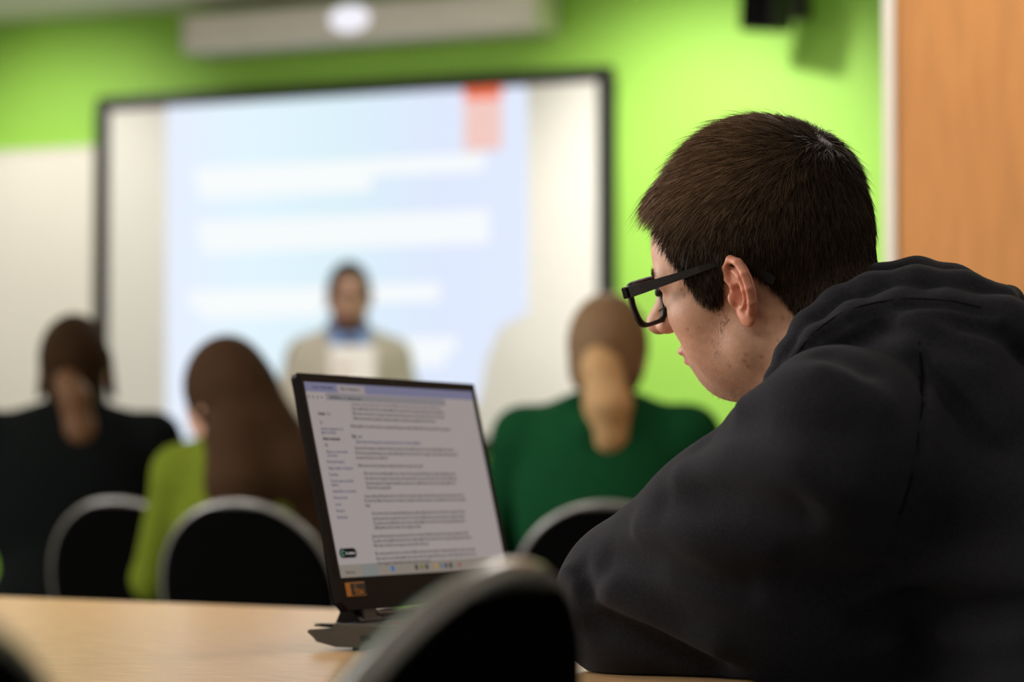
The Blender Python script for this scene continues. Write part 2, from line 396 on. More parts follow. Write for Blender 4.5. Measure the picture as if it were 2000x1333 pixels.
#@@DESK
# ------------------------------------------------------------------ desk
TZ = CAMZ-.163
P1, P2 = onz(0, 1166, TZ), onz(650, 1190, TZ)
D1 = unit((P1-P2)*A([1, 1, 0])); D2 = A([-D1[1], D1[0], 0]); D2 = D2 if D2[1] < 0 else -D2     # D2 towards the camera
Pm = onz(1512, 1325, TZ); DEP = 1.2
kx = np.dot(Pm-P2, D1); LEN = 2.5
corner = P2+D1*kx; corner[2] = 0                    # far corner on the man's side
ctr = corner+D1*LEN/2+D2*DEP/2
dk = thing('desk', 'large pale oak topped desk in the foreground holding the laptop', 'desk', ctr)
dk.rotation_euler[2] = 0
def desk_local(): pass
TT = MB().box((0, 0, TZ-.0125), (LEN, DEP, .025), None, .002).build('desktop', M['desk'], None)
TT.parent = dk; ang = math.atan2(D1[1], D1[0]); TT.rotation_euler[2] = ang
for nm, c, sz in (('edge_band', (0, DEP/2+.001, TZ-.0125), (LEN, .003, .023)), ('edge_band', (0, -DEP/2-.001, TZ-.0125), (LEN, .003, .023)), ('edge_band', (LEN/2+.001, 0, TZ-.0125), (.003, DEP, .023)), ('edge_band', (-LEN/2-.001, 0, TZ-.0125), (.003, DEP, .023))):
    o = MB().box(c, sz).build(nm, M['desk_edge'], None); o.parent = dk; o.rotation_euler[2] = ang
for sx in (-1, 1):
    for sy in (-1, 1):
        o = MB().tube([(sx*(LEN/2-.3), sy*(DEP/2-.1), 0.0), (sx*(LEN/2-.3), sy*(DEP/2-.1), TZ-.025)], .022, 14).build('leg', M['metal'], None, True); o.parent = dk; o.rotation_euler[2] = ang
    o = MB().box((sx*(LEN/2-.3), 0, TZ-.045), (.03, DEP-.2, .04)).build('rail', M['metal'], None); o.parent = dk; o.rotation_euler[2] = ang
#@@LAPTOP
# ------------------------------------------------------------------ laptop
def cam2w(v): return A([v[0], v[2]*CY-(-v[1])*SY*1.0, v[2]*SY+(-v[1])*CY])
LC = CAMP+cam2w((-.10373, .14059, 2.80857)); LU = cam2w((.45957, .04457, .88702)); LU[2] = 0; LU = unit(LU)
LUP = -cam2w((.19585, .96907, -.15016)); LUP = unit(LUP-LU*np.dot(LUP, LU)); LN = np.cross(LU, LUP)
if LN[1] > 0: LN = -LN
HN = unit(LN*A([1, 1, 0]))                          # horizontal direction towards the user
SW, SH = .344, .1935
M['lid'] = mat('dark_grey_lid_plastic', (.006, .0035, .003), .55, spec=.12, noise=.1, nscale=60)
M['base'] = mat('gunmetal_shell', (.065, .058, .048), .45, metal=.3, noise=.08, nscale=60)
M['port'] = mat('port_black', (.003, .003, .003), .5, noise=.1, nscale=50)
M['lcd'] = mat('lcd_page', (.02, .02, .02), .35, spec=.3, emit=sc(163, 154, 154), es=.78)
lt = thing('laptop', 'open dark grey laptop with a web page of text on the pale oak desk', 'laptop', A([*(LC-LUP*.12)[:2], TZ]))
def lp(u, v, n=0.): return LC+LU*u+LUP*v+LN*n      # point in the lid plane
LAX = [LU, LUP, LN]
L0, L1, B0, B1 = -SW/2-.0075, SW/2+.0075, -SH/2-.0315, SH/2+.0085
cut = .009
oc = [(L0+cut, B0), (L1-cut, B0), (L1, B0+cut), (L1, B1-.004), (L1-.004, B1), (L0+.004, B1), (L0, B1-.004), (L0, B0+cut)]
# lid back shell and raised bezel around the panel
MB().prism([lp(u, v, -.0085) for u, v in oc], LN*.006).build('lid_shell', M['lid'], lt)
bz = MB()
for (a0, a1, b0, b1) in ((L0, L1, SH/2, B1), (L0, -SW/2, -SH/2, SH/2), (SW/2, L1, -SH/2, SH/2)):
    bz.box(lp((a0+a1)/2, (b0+b1)/2, -.0008), (a1-a0, b1-b0, .0034), LAX, .0004)
bz.prism([lp(u, v, -.0025) for u, v in ((L0+cut, B0), (L1-cut, B0), (L1, B0+cut), (L1, -SH/2), (L0, -SH/2), (L0, B0+cut))], LN*.0034)
bz.build('bezel', M['lid'], lt)
scr = MB().box(lp(0, 0, -.0012), (SW, SH, .002), LAX).build('display', M['lcd'], lt); scr['label'] = 'lit screen showing a page of text'
MB().tube([lp(0, SH/2+.0045, .0008), lp(0, SH/2+.0045, .0013)], .0018, 12).build('webcam', M['port'], lt)
def s2(px, py):                                     # pixel -> (u,v) in display plane
    d = ray(px, py); n_ = LN; tt = np.dot(LC-CAMP, n_)/np.dot(d, n_); q = CAMP+d*tt-LC; return np.dot(q, LU), np.dot(q, LUP)
def patch(x0, y0, x1, y1, m, name, nn=.0002, slant=True, lab=None):
    """x0,y0 = left top ; x1,y1 = right bottom, edges follow the display axes"""
    u0, v0 = s2(x0, y0); u1, v1 = s2(x1, y1)
    o = MB().box(lp((u0+u1)/2, (v0+v1)/2, nn), (abs(u1-u0), abs(v1-v0), .0002), LAX).build(name, m, scr)
    if lab: o['label'] = lab
    return o
def rectuv(u0, v0, u1, v1, m, name, nn=.0002, lab=None):
    o = MB().box(lp((u0+u1)/2, (v0+v1)/2, nn), (abs(u1-u0), abs(v1-v0), .0002), LAX).build(name, m, scr)
    if lab: o['label'] = lab
    return o
hw, hh = SW/2, SH/2
TABB = emat('tab_bar_blue', sc(122, 120, 146), .85); PAGE = emat('tab_page', sc(160, 150, 150), .8)
rectuv(-hw, hh-.0095, hw, hh, TABB, 'tab_bar')
ua, _ = s2(657, 755); ub, _ = s2(711, 760); rectuv(ua, hh-.0095, ub, hh-.0015, PAGE, 'browser_tab', .0004)
ua, _ = s2(592, 755); ub, _ = s2(597, 760); 
u0, v0 = s2(636, 775); rectuv(u0, v0-.0035, hw*.62, v0+.0035, emat('address_field', sc(140, 134, 136), .8), 'address_field', .0003)
TASK = emat('task_bar', sc(150, 140, 130), .72); rectuv(-hw, -hh, hw, -hh+.0125, TASK, 'task_bar')
ua = s2(707, 1115)[0]; ub = s2(738, 1115)[0]; rectuv(ua, -hh, ub, -hh+.0125, emat('task_bar_blue', sc(136, 138, 136), .75), 'task_bar_patch', .0004)
icons = [(766, 1110, (40, 110, 170)), (813, 1110, (70, 60, 55)), (823, 1108, (120, 110, 60)), (833, 1109, (70, 65, 60)), (851, 1106, (180, 140, 60)), (861, 1106, (90, 120, 130)), (870, 1105, (70, 75, 90)), (879, 1104, (50, 52, 60)), (888, 1104, (140, 130, 120)), (897, 1104, (150, 90, 85))]
for x, y, c3 in icons:
    u, v = s2(x, y); v = -hh+.0063; rectuv(u-.0026, v-.0026, u+.0026, v+.0026, emat('icon', sc(*c3), .8), 'task_icon', .0006)
# writing on the page
TXT = {}
def txtmat(k):
    if k not in TXT: TXT[k] = emat('page_text_'+k, {'dark': sc(60, 52, 54), 'link': sc(66, 70, 100), 'soft': sc(104, 92, 94), 'white': sc(210, 205, 205), 'orange': sc(200, 120, 40)}[k], .75)
    return TXT[k]
buckets = {}
def text(body, size, u, v, width=None, key='dark', bold=0., rot=0):
    cu_ = bpy.data.curves.new('t', 'FONT'); cu_.body = body; cu_.size = size; cu_.resolution_u = 1; cu_.offset = bold
    ob = bpy.data.objects.new('t', cu_); COL.objects.link(ob)
    dg = bpy.context.evaluated_depsgraph_get(); me = ob.evaluated_get(dg).to_mesh()
    V = A([v_.co[:] for v_ in me.vertices]) if len(me.vertices) else np.zeros((0, 3)); F = [tuple(p.vertices) for p in me.polygons]
    ob.evaluated_get(dg).to_mesh_clear(); bpy.data.objects.remove(ob); bpy.data.curves.remove(cu_)
    if not len(V): return
    V[:, 0] -= V[:, 0].min()
    if width: V[:, 0] *= width/V[:, 0].max()
    if rot: V[:, :2] = np.stack([-V[:, 1], V[:, 0]], 1)
    buckets.setdefault(key, MB()).add([lp(u+a_, v+b_, .0009) for a_, b_, _ in V], F)
def line(x0, y0, x1, y1, body, key='dark', size=.0049, bold=.00008):
    u0, v0 = s2(x0, y0); u1, v1 = s2(x1, y1); text(body, size, u0, (v0+v1)/2-size*.3, max(u1-u0, .002), key, bold)
def L2(x, y): return 560+x/4.4444, 710+y/4.4444
def L3(x, y): return 560+x/3.3333, 1000+y/3.3333
side = [(262, 437, 325, 440, 'Contents', 'dark', .0002), (340, 440, 372, 442, '[hide]', 'soft', 0), (278, 512, 305, 513, '(Top)', 'link', 0), (288, 568, 482, 575, 'Summary of arguments for and', 'link', 0),
 (292, 600, 418, 605, 'against meat eating', 'link', 0), (305, 655, 458, 660, 'Animal consciousness', 'dark', .0002), (325, 711, 352, 712, 'Pain', 'dark', .0001), (338, 768, 522, 773, 'Influences on views of animal', 'link', 0),
 (342, 800, 435, 803, 'consciousness', 'link', 0), (342, 856, 495, 858, 'Environmental argument', 'link', 0), (355, 912, 568, 914, 'Religious traditions of eating meat', 'link', 0), (362, 967, 440, 969, 'Pescetarians', 'link', 0),
 (375, 1023, 577, 1025, 'Zoonotic diseases and antibiotic', 'link', 0), (380, 1057, 445, 1058, 'resistance', 'link', 0), (393, 1112, 595, 1114, 'Animals killed in crop harvesting', 'link', 0), (402, 1168, 522, 1170, 'Non-meat products', 'link', 0),
 (415, 1226, 468, 1227, 'See also', 'link', 0), (425, 1282, 497, 1283, 'References', 'link', 0), (433, 1338, 521, 1340, 'External links', 'link', 0)]
for a0, b0, a1, b1, s_, k_, bo in side: line(*L2(a0, b0), *L2(a1, b1), s_, k_, .0046, bo or .00006)
WORDS = 'people who eat meat and those who do not often hold different views about the treatment of animals and whether the practice can be justified when other foods are widely available in the modern world some argue that farming causes needless suffering while others note that it has a long place in human culture and diet'.split()
wi = [0]
def words(n):
    out = ''
    while len(out) < n: out += WORDS[wi[0] % len(WORDS)]+' '; wi[0] += 1
    return out.strip()[:n].capitalize()
body2 = [(555, 358, 1328, 390, 'soft'), (557, 397, 1355, 428, 'dark'), (563, 438, 1360, 470, 'dark'), (572, 480, 1285, 507, 'dark'), (545, 547, 1415, 575, 'dark'), (595, 683, 1155, 697, 'link'), (582, 737, 1440, 755, 'dark'), (588, 778, 1475, 797, 'dark'),
 (597, 820, 868, 825, 'dark'), (610, 888, 1175, 897, 'dark'), (662, 958, 1458, 963, 'dark'), (672, 1000, 1470, 1003, 'dark'), (680, 1042, 1460, 1044, 'dark'), (688, 1085, 900, 1080, 'dark'), (667, 1155, 1530, 1148, 'dark'), (668, 1195, 1545, 1186, 'dark'), (677, 1238, 717, 1238, 'dark'), (732, 1305, 1545, 1290, 'dark')]
for a0, b0, a1, b1, k_ in body2: line(*L2(a0, b0), *L2(a1, b1), words(max(4, int((a1-a0)/6.6))), k_)
line(*L2(560, 635), *L2(596, 638), 'Pain', 'dark', .006, .0002); line(*L2(612, 640), *L2(645, 641), '[edit]', 'link', .004)
body3 = [(555, 45, 1155, 33), (560, 75, 1160, 62), (565, 105, 870, 98), (548, 162, 1175, 140), (553, 192, 1200, 168), (560, 222, 920, 210), (570, 275, 1220, 245), (577, 308, 1228, 275), (585, 338, 930, 318)]
for a0, b0, a1, b1 in body3: line(*L3(a0, b0), *L3(a1, b1), words(int((a1-a0)/5)), 'dark')
line(*L2(215, 208), *L2(395, 216), 'London - Animal welfare', 'dark', .004); line(*L2(462, 222), *L2(625, 232), 'Ethics of eating meat', 'dark', .004)
line(*L2(362, 298), *L2(640, 310), 'wiki/Ethics_of_eating_meat', 'dark', .0042)
for x_ in (184, 222, 262, 298): line(*L2(x_-6, 287+(x_-184)*.06), *L2(x_+6, 288+(x_-184)*.06), 'o', 'dark', .006, .0003)
line(*L3(380, 398), *L3(440, 396), 'Mostly cloudy', 'dark', .0035)
PILL = emat('dark_pill', (.008, .006, .007), 1)
u0, v0 = s2(662, 1082); u1, _ = s2(695, 1080); r_ = .0047
pp = [lp(u0+r_+r_*math.cos(q), v0+r_*math.sin(q), .0006) for q in np.linspace(math.pi/2, 3*math.pi/2, 9)]+[lp(u1-r_+r_*math.cos(q), v0+r_*math.sin(q), .0006) for q in np.linspace(-math.pi/2, math.pi/2, 9)]
MB().prism(pp, LN*.0002).build('dark_button', PILL, scr)['label'] = 'black rounded button at the lower left of the page'
text('See citations', .004, u0+.011, v0-.0013, u1-u0-.014, 'white', .0001)
MB().tube([lp(u0+.0055+.0022*math.cos(q), v0+.0028*math.sin(q), .001) for q in np.linspace(.3, 5.6, 12)], .0005, 6).build('green_ring', emat('ring_green', sc(90, 150, 120), .8), scr)
# sticker below the display
u0, v0 = s2(671, 1140); u1 = u0+.0365; v1 = v0-.0135
STK = mat('orange_sticker', sc(205, 130, 35), .4, noise=.05, nscale=50); SDK = mat('sticker_dark', (.012, .009, .012), .4, noise=.1, nscale=50)
stk = MB().box(lp((u0+u1)/2, (v0+v1)/2, .0012), (u1-u0, v0-v1, .0006), LAX, .0002).build('sticker', STK, lt); stk['label'] = 'orange and black sticker below the screen'
MB().box(lp(u0+.0225, (v0+v1)/2, .0016), (.0265, .0115, .0003), LAX).build('sticker_field', SDK, stk)
MB().tube([lp(u0+.0215+.0065*math.cos(q), (v0+v1)/2+.0047*math.sin(q), .0019) for q in np.linspace(2.0, 5.6, 12)], .0004, 6).build('sticker_ring', STK, stk)
sg = MB()
for k in range(6): sg.box(lp(u0+.0175+.0026*k, (v0+v1)/2-.0012*(k > 2)-.001, .0019), (.0011, .0042-.0006*(k % 3), .0003), LAX)
sg.box(lp(u0+.024, (v0+v1)/2-.0042, .0019), (.015, .001, .0003), LAX)
sg.build('sticker_letters', STK, stk)
text('USB', .0045, u0+.0062, v1+.002, .0095, 'dark', .0002, rot=1)
for k_, b_ in buckets.items():
    o = b_.build('page_text', txtmat(k_), scr); o['kind'] = 'stuff'
# base: side profile in (n towards user, z above table) swept along u
def bp(u, n, z):
    q = lp(u, B0, -.003); q = q+HN*n; q[2] = TZ+z; return q
US, UE = L0-.001, L1+.001
prof = [(-.004, .0035), (.235, .0035), (.243, .008), (.243, .016), (.238, .0195), (.02, .0245), (-.002, .0255), (-.008, .0245)]
M['deck'] = mat('laptop_deck', (.05, .045, .045), .35, metal=.3, noise=.05, nscale=60)
MB().prism([bp(US, n, z) for n, z in prof], LU*(UE-US)).build('base_shell', M['base'], lt)
# rear exhaust wedge standing out behind the lid
rp = [(-.006, .0035), (-.006, .0200), (-.0345, .0195), (-.0375, .0172), (-.030, .0115), (-.027, .0080)]
MB().prism([bp(US+.002, n, z) for n, z in rp], LU*(UE-US-.004)).build('rear_vent', M['base'], lt)
MB().prism([bp(US+.004, n, z) for n, z in ((-.006, .0215), (-.006, .0250), (-.029, .0245), (-.0315, .0225))], LU*(UE-US-.008)).build('rear_shelf', M['lid'], lt)
MB().box(bp(US+.003, -.018, .0257), (.004, .024, .0008), [LU, HN, Z]).build('shelf_edge', M['alu'], lt)
for sgn in (-1, 1):
    uc = (US+UE)/2+sgn*((UE-US)/2-.052)
    MB().prism([bp(uc-.022, n, z) for n, z in ((-.022, .0255), (-.017, .036), (-.004, .037), (.006, .027), (.006, .0245))], LU*.044).build('hinge_block', M['lid'], lt)
    q0 = lp(uc, B0, -.004); MB().box(q0-Z*.0006, (.026, .008, .024), [LU, LN, LUP], .001).build('hinge_arm', M['base'], lt)
MB().prism([bp(US+.074, n, z) for n, z in ((-.016, .0255), (-.013, .0300), (.004, .0300), (.008, .0245))], LU*(UE-US-.148)).build('hinge_cover', M['lid'], lt)
MB().tube([bp(US+.076, -.004, .0322), bp(UE-.076, -.004, .0322)], .0026, 10).build('rear_trim', M['alu'], lt, True)['label'] = 'silver strip between the hinges'
pt = MB().box(bp(US-.0002, .030, .0125), (.002, .013, .0055), [LU, HN, Z]).build('port', M['port'], lt)
MB().box(bp(US-.0002, .062, .0115), (.002, .020, .012), [LU, HN, Z]).build('port', M['port'], lt)
MB().box(bp(US-.0002, .095, .0115), (.002, .013, .006), [LU, HN, Z]).build('port', M['port'], lt)
# keyboard with a red glow
kb = MB().box(bp(0, .095, .0238), (.30, .105, .0012), [LU, unit(HN-Z*.025), Z]).build('keyboard', emat('red_key_glow', (1, .05, .04), .6), lt); kb['label'] = 'keyboard with red glow between the keys'
kp = MB().box((0, 0, 0), (.0165, .0155, .002), [LU, HN, Z], .0006); kme = None
for r in range(6):
    for c in range(17):
        q = bp(-.142+.0178*c, .054+.0172*r, .0250-.0004*r)
        if kme is None:
            o = MB().box((0, 0, 0), (.0160, .0152, .002), [LU, HN, Z], .0006).build('key', M['port'], kb, shift=False); kme = o.data
        else:
            o = bpy.data.objects.new('key', kme); COL.objects.link(o); o.parent = kb
        o.location = q-rootloc(kb)
MB().box(bp(0, .190, .0225), (.11, .065, .0008), [LU, unit(HN-Z*.022), Z], .0003).build('touchpad', M['deck'], lt)
for sgn in (-1, 1):
    for nn in (.01, .22): MB().box(bp(sgn*.14, nn, .00175), (.05, .010, .0035), [LU, HN, Z], .0006).build('rubber_foot', M['port'], lt)
#@@CHAIRS
# ------------------------------------------------------------------ chairs
def make_chair():
    t = thing('stacking_chair', 'black rounded shell chair', 'chair', (0, 0, 0))
    Z0, HT, HW = .50, .352, .202
    def bpnt(s, tt, n):
        # s -1..1 across, tt 0..1 up
        g = .42; e = HW*(.94+.06*min(tt/g, 1)) if tt < g else HW*math.sqrt(max(0, 1-((tt-g)/(1-g))**2.3))
        x = s*e; z = Z0+HT*tt; y = -.19-.085*tt+.30*x*x*1.6
        nn = unit([0-1.0*x*.96, 1, .24]); return A([x, y, z])+nn*n
    def slab(f0, f1, inset, name, m):
        tv = [math.sin(q)**1.0 for q in np.linspace(0, math.pi/2, 17)]; sv = np.linspace(-1, 1, 17)*(1-inset); V = []; F = []
        tv = [q*(1-inset) if q > .5 else q for q in tv]
        for lay in (f0, f1):
            for tt in tv:
                for s in sv: V.append(bpnt(s, min(tt, .9995), lay))
        R, C_ = len(tv), len(sv); K = R*C_
        for i in range(R-1):
            for j in range(C_-1):
                a_ = i*C_+j; F.append((a_, a_+1, a_+C_+1, a_+C_)); F.append((K+a_, K+a_+C_, K+a_+C_+1, K+a_+1))
        for i in range(R-1):
            for j in (0, C_-1):
                a_ = i*C_+j; F.append((a_, a_+C_, K+a_+C_, K+a_))
        for j in range(C_-1):
            for i in (0, R-1):
                a_ = i*C_+j; F.append((a_, a_+1, K+a_+1, K+a_))
        return MB().add(V, F).build(name, m, t, True)
    slab(-.009, .003, .022, 'back_shell', M['black_fabric']); slab(.004, .013, .0, 'backrest_pad', M['green_fabric'])['label'] = 'dark green backrest pad'
    tt = [math.sin(q) for q in np.linspace(0, math.pi/2, 22)]
    path = [bpnt(-1, q, 0) for q in tt[:-1]]+[bpnt(0, .9999, 0)]+[bpnt(1, q, 0) for q in tt[::-1][1:]]
    MB().tube(path, [(.0075, .0085)]*len(path), 12).build('rim', M['rim_plastic'], t, True)
    # seat
    V = []; F = []
    for lay in (0, 1):
        for j in range(13):
            for i in range(13):
                a_, b_ = (i/6-1), (j/6-1); x = a_*math.sqrt(1-b_*b_/2)*.215*1.12; y = b_*math.sqrt(1-a_*a_/2)*.205*1.12
                zz = .455+.012*(x/.2)**2-.012*max(0, y/.2)**2 - (0 if lay else .035); V.append((x*(1 if lay else .97), y*(1 if lay else .97)+.0, zz))
    for j in range(12):
        for i in range(12):
            a_ = j*13+i; F.append((a_, a_+13, a_+14, a_+1)); F.append((169+a_, 169+a_+1, 169+a_+14, 169+a_+13))
    for k in range(12):
        for a_, b_ in ((k, k+1), (156+k, 157+k), (k*13, k*13+13), (k*13+12, k*13+25)): F.append((a_, b_, 169+b_, 169+a_))
    MB().add(V, F).build('seat', M['black_plastic'], t, True)
    for sx in (-1, 1):
        MB().tube([(sx*.16, -.16, .43), (sx*.165, -.19, .50), (sx*.15, -.215, .62)], .011, 10).build('back_upright', M['black_plastic'], t, True)
        for sy in (-1, 1):
            MB().tube([(sx*.17, sy*.15, .43), (sx*.20, sy*.19, .22), (sx*.22, sy*.21, 0)], .011, 10).build('leg', M['metal'], t, True)
    return t
proto = make_chair(); kids = [c for c in proto.children]; first = [True]
def place_chair(x, y, face, label, group=None):
    f = unit([*face[:2], 0]); rz = math.atan2(f[1], f[0])-math.pi/2
    if first[0]: o = proto; first[0] = False
    else:
        o = proto.copy(); COL.objects.link(o)
        for c in kids: d = c.copy(); COL.objects.link(d); d.parent = o
    o.location = (x, y, 0); o.rotation_euler[2] = rz; o['label'] = label
    if group: o['group'] = group
    return o
FRONT = -WN
RFL = unit([-.887, .459, 0])                        # direction the man's side of the desk faces
bx_ = pos(996, 1118, 1.40)
cf = unit([-.93, .368, 0]); q = bx_+cf*.275; place_chair(q[0], q[1], cf, 'blurred black chair in the near foreground with a shiny rim, in front of the laptop')
bx_ = pos(-225, 1215, .92); q = bx_+cf*.275; place_chair(q[0], q[1], cf, 'blurred dark chair cut off by the lower left corner of the picture')
#@@AUDIENCE
# ------------------------------------------------------------------ people behind
def fabric(name, col, **k): return mat(name, col, .95, spec=.03, noise=.12, nscale=60, bump=.3, bscale=300, **k)
SKIN = mat('skin', (.50, .28, .20), .5, noise=.08, nscale=60, sss=.1)
M['hair_brown'] = mat('brown_hair', (.022, .011, .005), .75, spec=.04, noise=.4, nscale=40, stretch=(6, 6, 1))
M['hair_blond'] = mat('dark_blond_hair', (.15, .09, .045), .65, spec=.2, noise=.3, nscale=40, stretch=(6, 6, 1))
M['hair_auburn'] = mat('auburn_hair', (.034, .018, .009), .75, spec=.04, noise=.35, nscale=40, stretch=(6, 6, 1))
M['jeans'] = fabric('dark_trousers', (.015, .018, .03)); M['shoe'] = mat('dark_shoes', (.02, .02, .02), .5, noise=.1, nscale=30)
def seated(name, label, base, F, head_z, top_m, hair_m, hair_f, tail=None, lean=.06, arm_fwd=.30, head_turn=0, wide=1.0, hdx=0, hood=False):
    """base = point on the floor under the hips"""
    F = unit([*F[:2], 0]); L = A([-F[1], F[0], 0]); base = A([base[0], base[1], 0.])
    def q(f, l, z): return base+F*f+L*l+Z*z
    root = thing(name, label, 'person', base)
    hip = q(0, 0, .52); ns = q(lean+.02, 0, head_z-.235); hc = q(lean+.05, hdx, head_z-.115)
    ca, sa = math.cos(head_turn), math.sin(head_turn); HF = F*ca+L*sa; HL = L*ca-F*sa; R = A([HL, HF, Z])
    sh = [ns+L*s*.165*wide-Z*.055 for s in (1, -1)]
    el = [q(lean+.10, s*.25*wide, head_z-.52) for s in (1, -1)]; wr = [q(lean+.33, s*.14, .775) for s in (1, -1)]
    hp = [q(.0, s*.09, .52) for s in (1, -1)]; kn = [q(.42, s*.12, .52) for s in (1, -1)]; an = [q(.38, s*.12, .09) for s in (1, -1)]
    def torso(P, g):
        d = ell(P, (hip*.35+ns*.65)-Z*.02, ((.165+g)*wide, .105+g, .235+g), R=A([L, F, Z]))
        d = su(d, ell(P, hip+Z*.06, ((.155+g)*wide, .12+g, .15+g), R=A([L, F, Z])), .06)
        for s, e in zip((0, 1), (1, -1)): d = su(d, cone(P, ns-Z*.02, sh[s], .045+g, .052+g), .05)
        return d
    def arms(P, g):
        d = None
        for s in (0, 1):
            e = chain(P, [sh[s], el[s], wr[s]], [.052+g, .040+g, .028+g], .015); d = e if d is None else np.minimum(d, e)
        return d
    def legs(P, g):
        d = None
        for s in (0, 1):
            e = chain(P, [hp[s], kn[s], an[s]], [.078+g, .055+g, .038+g], .02); d = e if d is None else np.minimum(d, e)
        return d
    def headf(P):
        d = ell(P, hc+Z*.012, (.072, .092, .100), R); d = su(d, ell(P, hc+HF*.035-Z*.055, (.050, .052, .058), R), .03)
        d = su(d, cone(P, hc+HF*.082-Z*.005, hc+HF*.103-Z*.035, .009, .012), .012)
        for s in (1, -1): d = su(d, ell(P, hc+HL*s*.074-Z*.02-HF*.01, (.008, .018, .030), R), .006)
        return su(d, cone(P, hc-Z*.06-HF*.02, ns-Z*.02, .050, .056), .03)
    def hands(P):
        d = None
        for s, e in zip((0, 1), (1, -1)):
            w_ = wr[s]; p = w_+F*.055-L*e*.012; z_ = cone(P, w_, p, .024, .026)
            for k in range(4):
                b0 = p+L*(k-1.5)*.019+F*.012; z_ = su(z_, chain(P, [b0, b0+F*.03+Z*.004, b0+F*.055-Z*.008], [.009, .008, .007], .003), .004)
            z_ = su(z_, chain(P, [w_+F*.02-L*e*.015, p-L*e*.04, p-L*e*.045+F*.025], [.011, .009, .008], .003), .006)
            d = z_ if d is None else np.minimum(d, z_)
        return d
    body = lambda P: np.minimum(su(su(headf(P), torso(P, -.006), .03), su(arms(P, -.006), legs(P, -.008), .001), .03), hands(P))
    lo = np.minimum.reduce([base-A([.45, .45, -.02])]+[k-.1 for k in kn]); hi = np.maximum.reduce([base+A([.45, .45, head_z+.04])]+[k+.15 for k in kn+wr])
    organic('body', body, lo, hi, .011, SKIN, root)
    def top(P):
        d = su(torso(P, .008), arms(P, .010), .03)
        if hood:
            d = su(d, chain(P, [ns+L*.075+Z*.005+F*.04, ns+L*.06-F*.06-Z*.01, ns-F*.09-Z*.045, ns-L*.06-F*.06-Z*.01, ns-L*.075+Z*.005+F*.04], [.026, .034, .045, .034, .026], .02), .015)
            d = su(d, ell(P, ns-F*.085-Z*.10, (.085, .035, .09), R=A([L, F, Z])), .03)
        return ss(d, cone(P, hc, ns+Z*.02, .05, .052), .008) if not hood else d
    zc = hip[2]-.03
    organic('top', lambda P: np.maximum(top(P), zc-P[:, 2]), lo, hi, .011, top_m, root)
    organic('trousers', lambda P: np.maximum(np.maximum(su(legs(P, .006), ell(P, hip+Z*.0, (.155, .135, .11), R=A([L, F, Z])), .03), P[:, 2]-.60), .10-P[:, 2]), lo, hi, .012, M['jeans'], root)
    for a_ in an: organic('shoe', lambda P, a_=a_: np.maximum(su(ell(P, a_+F*.05-Z*.05, (.045, .13, .04), R=A([L, F, Z])), cone(P, a_-Z*.03, a_, .042, .04), .02), .003-P[:, 2]), a_-A([.25, .25, .12]), a_+A([.25, .25, .06]), .012, M['shoe'], root)
    ctx = dict(hc=hc, HF=HF, HL=HL, R=R, ns=ns, F=F, L=L)
    hf = lambda P: hair_f(P, ctx)
    organic('hair', hf, hc-A([.22, .22, .55]), hc+A([.22, .22, .2]), .009, hair_m, root)
    if tail: organic('ponytail', lambda P: tail[0](P, hc-HF*.095-Z*.01, ctx), hc-A([.22, .22, .55]), hc+A([.22, .22, .2]), .009, tail[1], root)
    return root, ctx
def pony(blob):
    def f(P, c):
        hc, HF, HL, R = c['hc'], c['HF'], c['HL'], c['R']
        d = ell(P, hc+Z*.018-HF*.008, (.084, .103, .110), R)
        cut = ell(P, hc+HF*.085-Z*.045, (.075, .085, .095), R); d = ss(d, cut, .01)
        d = np.maximum(d, (hc[2]-.085+.25*((P-hc)@HF))-P[:, 2])
        return blob(P, d, c)
    return f
def tailD(P, r, c):
    HF, HL = c['HF'], c['HL']
    return chain(P, [r, r-HF*.035-Z*.03-HL*.02, r-HF*.045-Z*.10-HL*.036, r-HF*.035-Z*.17-HL*.036, r-HF*.02-Z*.235-HL*.025], [.026, .036, .044, .034, .010], .03)
def tailA(P, r, c):
    HF, HL = c['HF'], c['HL']
    return chain(P, [r-Z*.03, r-HF*.02-Z*.07-HL*.02, r-HF*.02-Z*.15-HL*.035, r-Z*.22-HL*.045], [.032, .036, .038, .026], .02)
def capD(P, d, c): return su(d, ell(P, c['hc']-c['HF']*.03-Z*.045, (.070, .07, .055), c['R']), .03)
def capA(P, d, c):
    HF, HL = c['HF'], c['HL']; d = su(d, ell(P, c['hc']-HF*.03-Z*.055, (.066, .07, .055), c['R']), .03)
    for s in (1, -1): d = su(d, chain(P, [c['hc']+HL*s*.070+HF*.03+Z*.03, c['hc']+HL*s*.090+HF*.03-Z*.07], [.016, .008], .01), .01)
    return d
def longB(P, c):
    hc, HF, HL, R, ns = c['hc'], c['HF'], c['HL'], c['R'], c['ns']
    d = ell(P, hc+Z*.018-HF*.008, (.086, .104, .112), R)
    d = ss(d, ell(P, hc+HF*.095-Z*.06, (.062, .08, .085), R), .01)
    d = np.maximum(d, (hc[2]-.10)-P[:, 2])
    b = hc-HF*.045
    W_ = A([1., 0, 0])
    d = su(d, chain(P, [b, b-Z*.10-HF*.03+W_*.02, b-Z*.19-HF*.055+W_*.055, b-Z*.31-HF*.05+W_*.085], [.080, .075, .085, .070], .03), .03)
    d = su(d, chain(P, [b-Z*.10-c['F']*.05, b-Z*.20-c['F']*.09+W_*.02, b-Z*.33-c['F']*.09+W_*.05], [.07, .075, .060], .03), .03)
    d = su(d, chain(P, [b+W_*.02, b-Z*.16-HF*.06+W_*.09, b-Z*.33-HF*.05+W_*.13], [.06, .055, .035], .03), .03)
    return d
def audience(px, Y, ztop, **k):
    q = pos(px, 900, Y); return q
FR = FRONT
F_D = unit([.30, .95, 0])
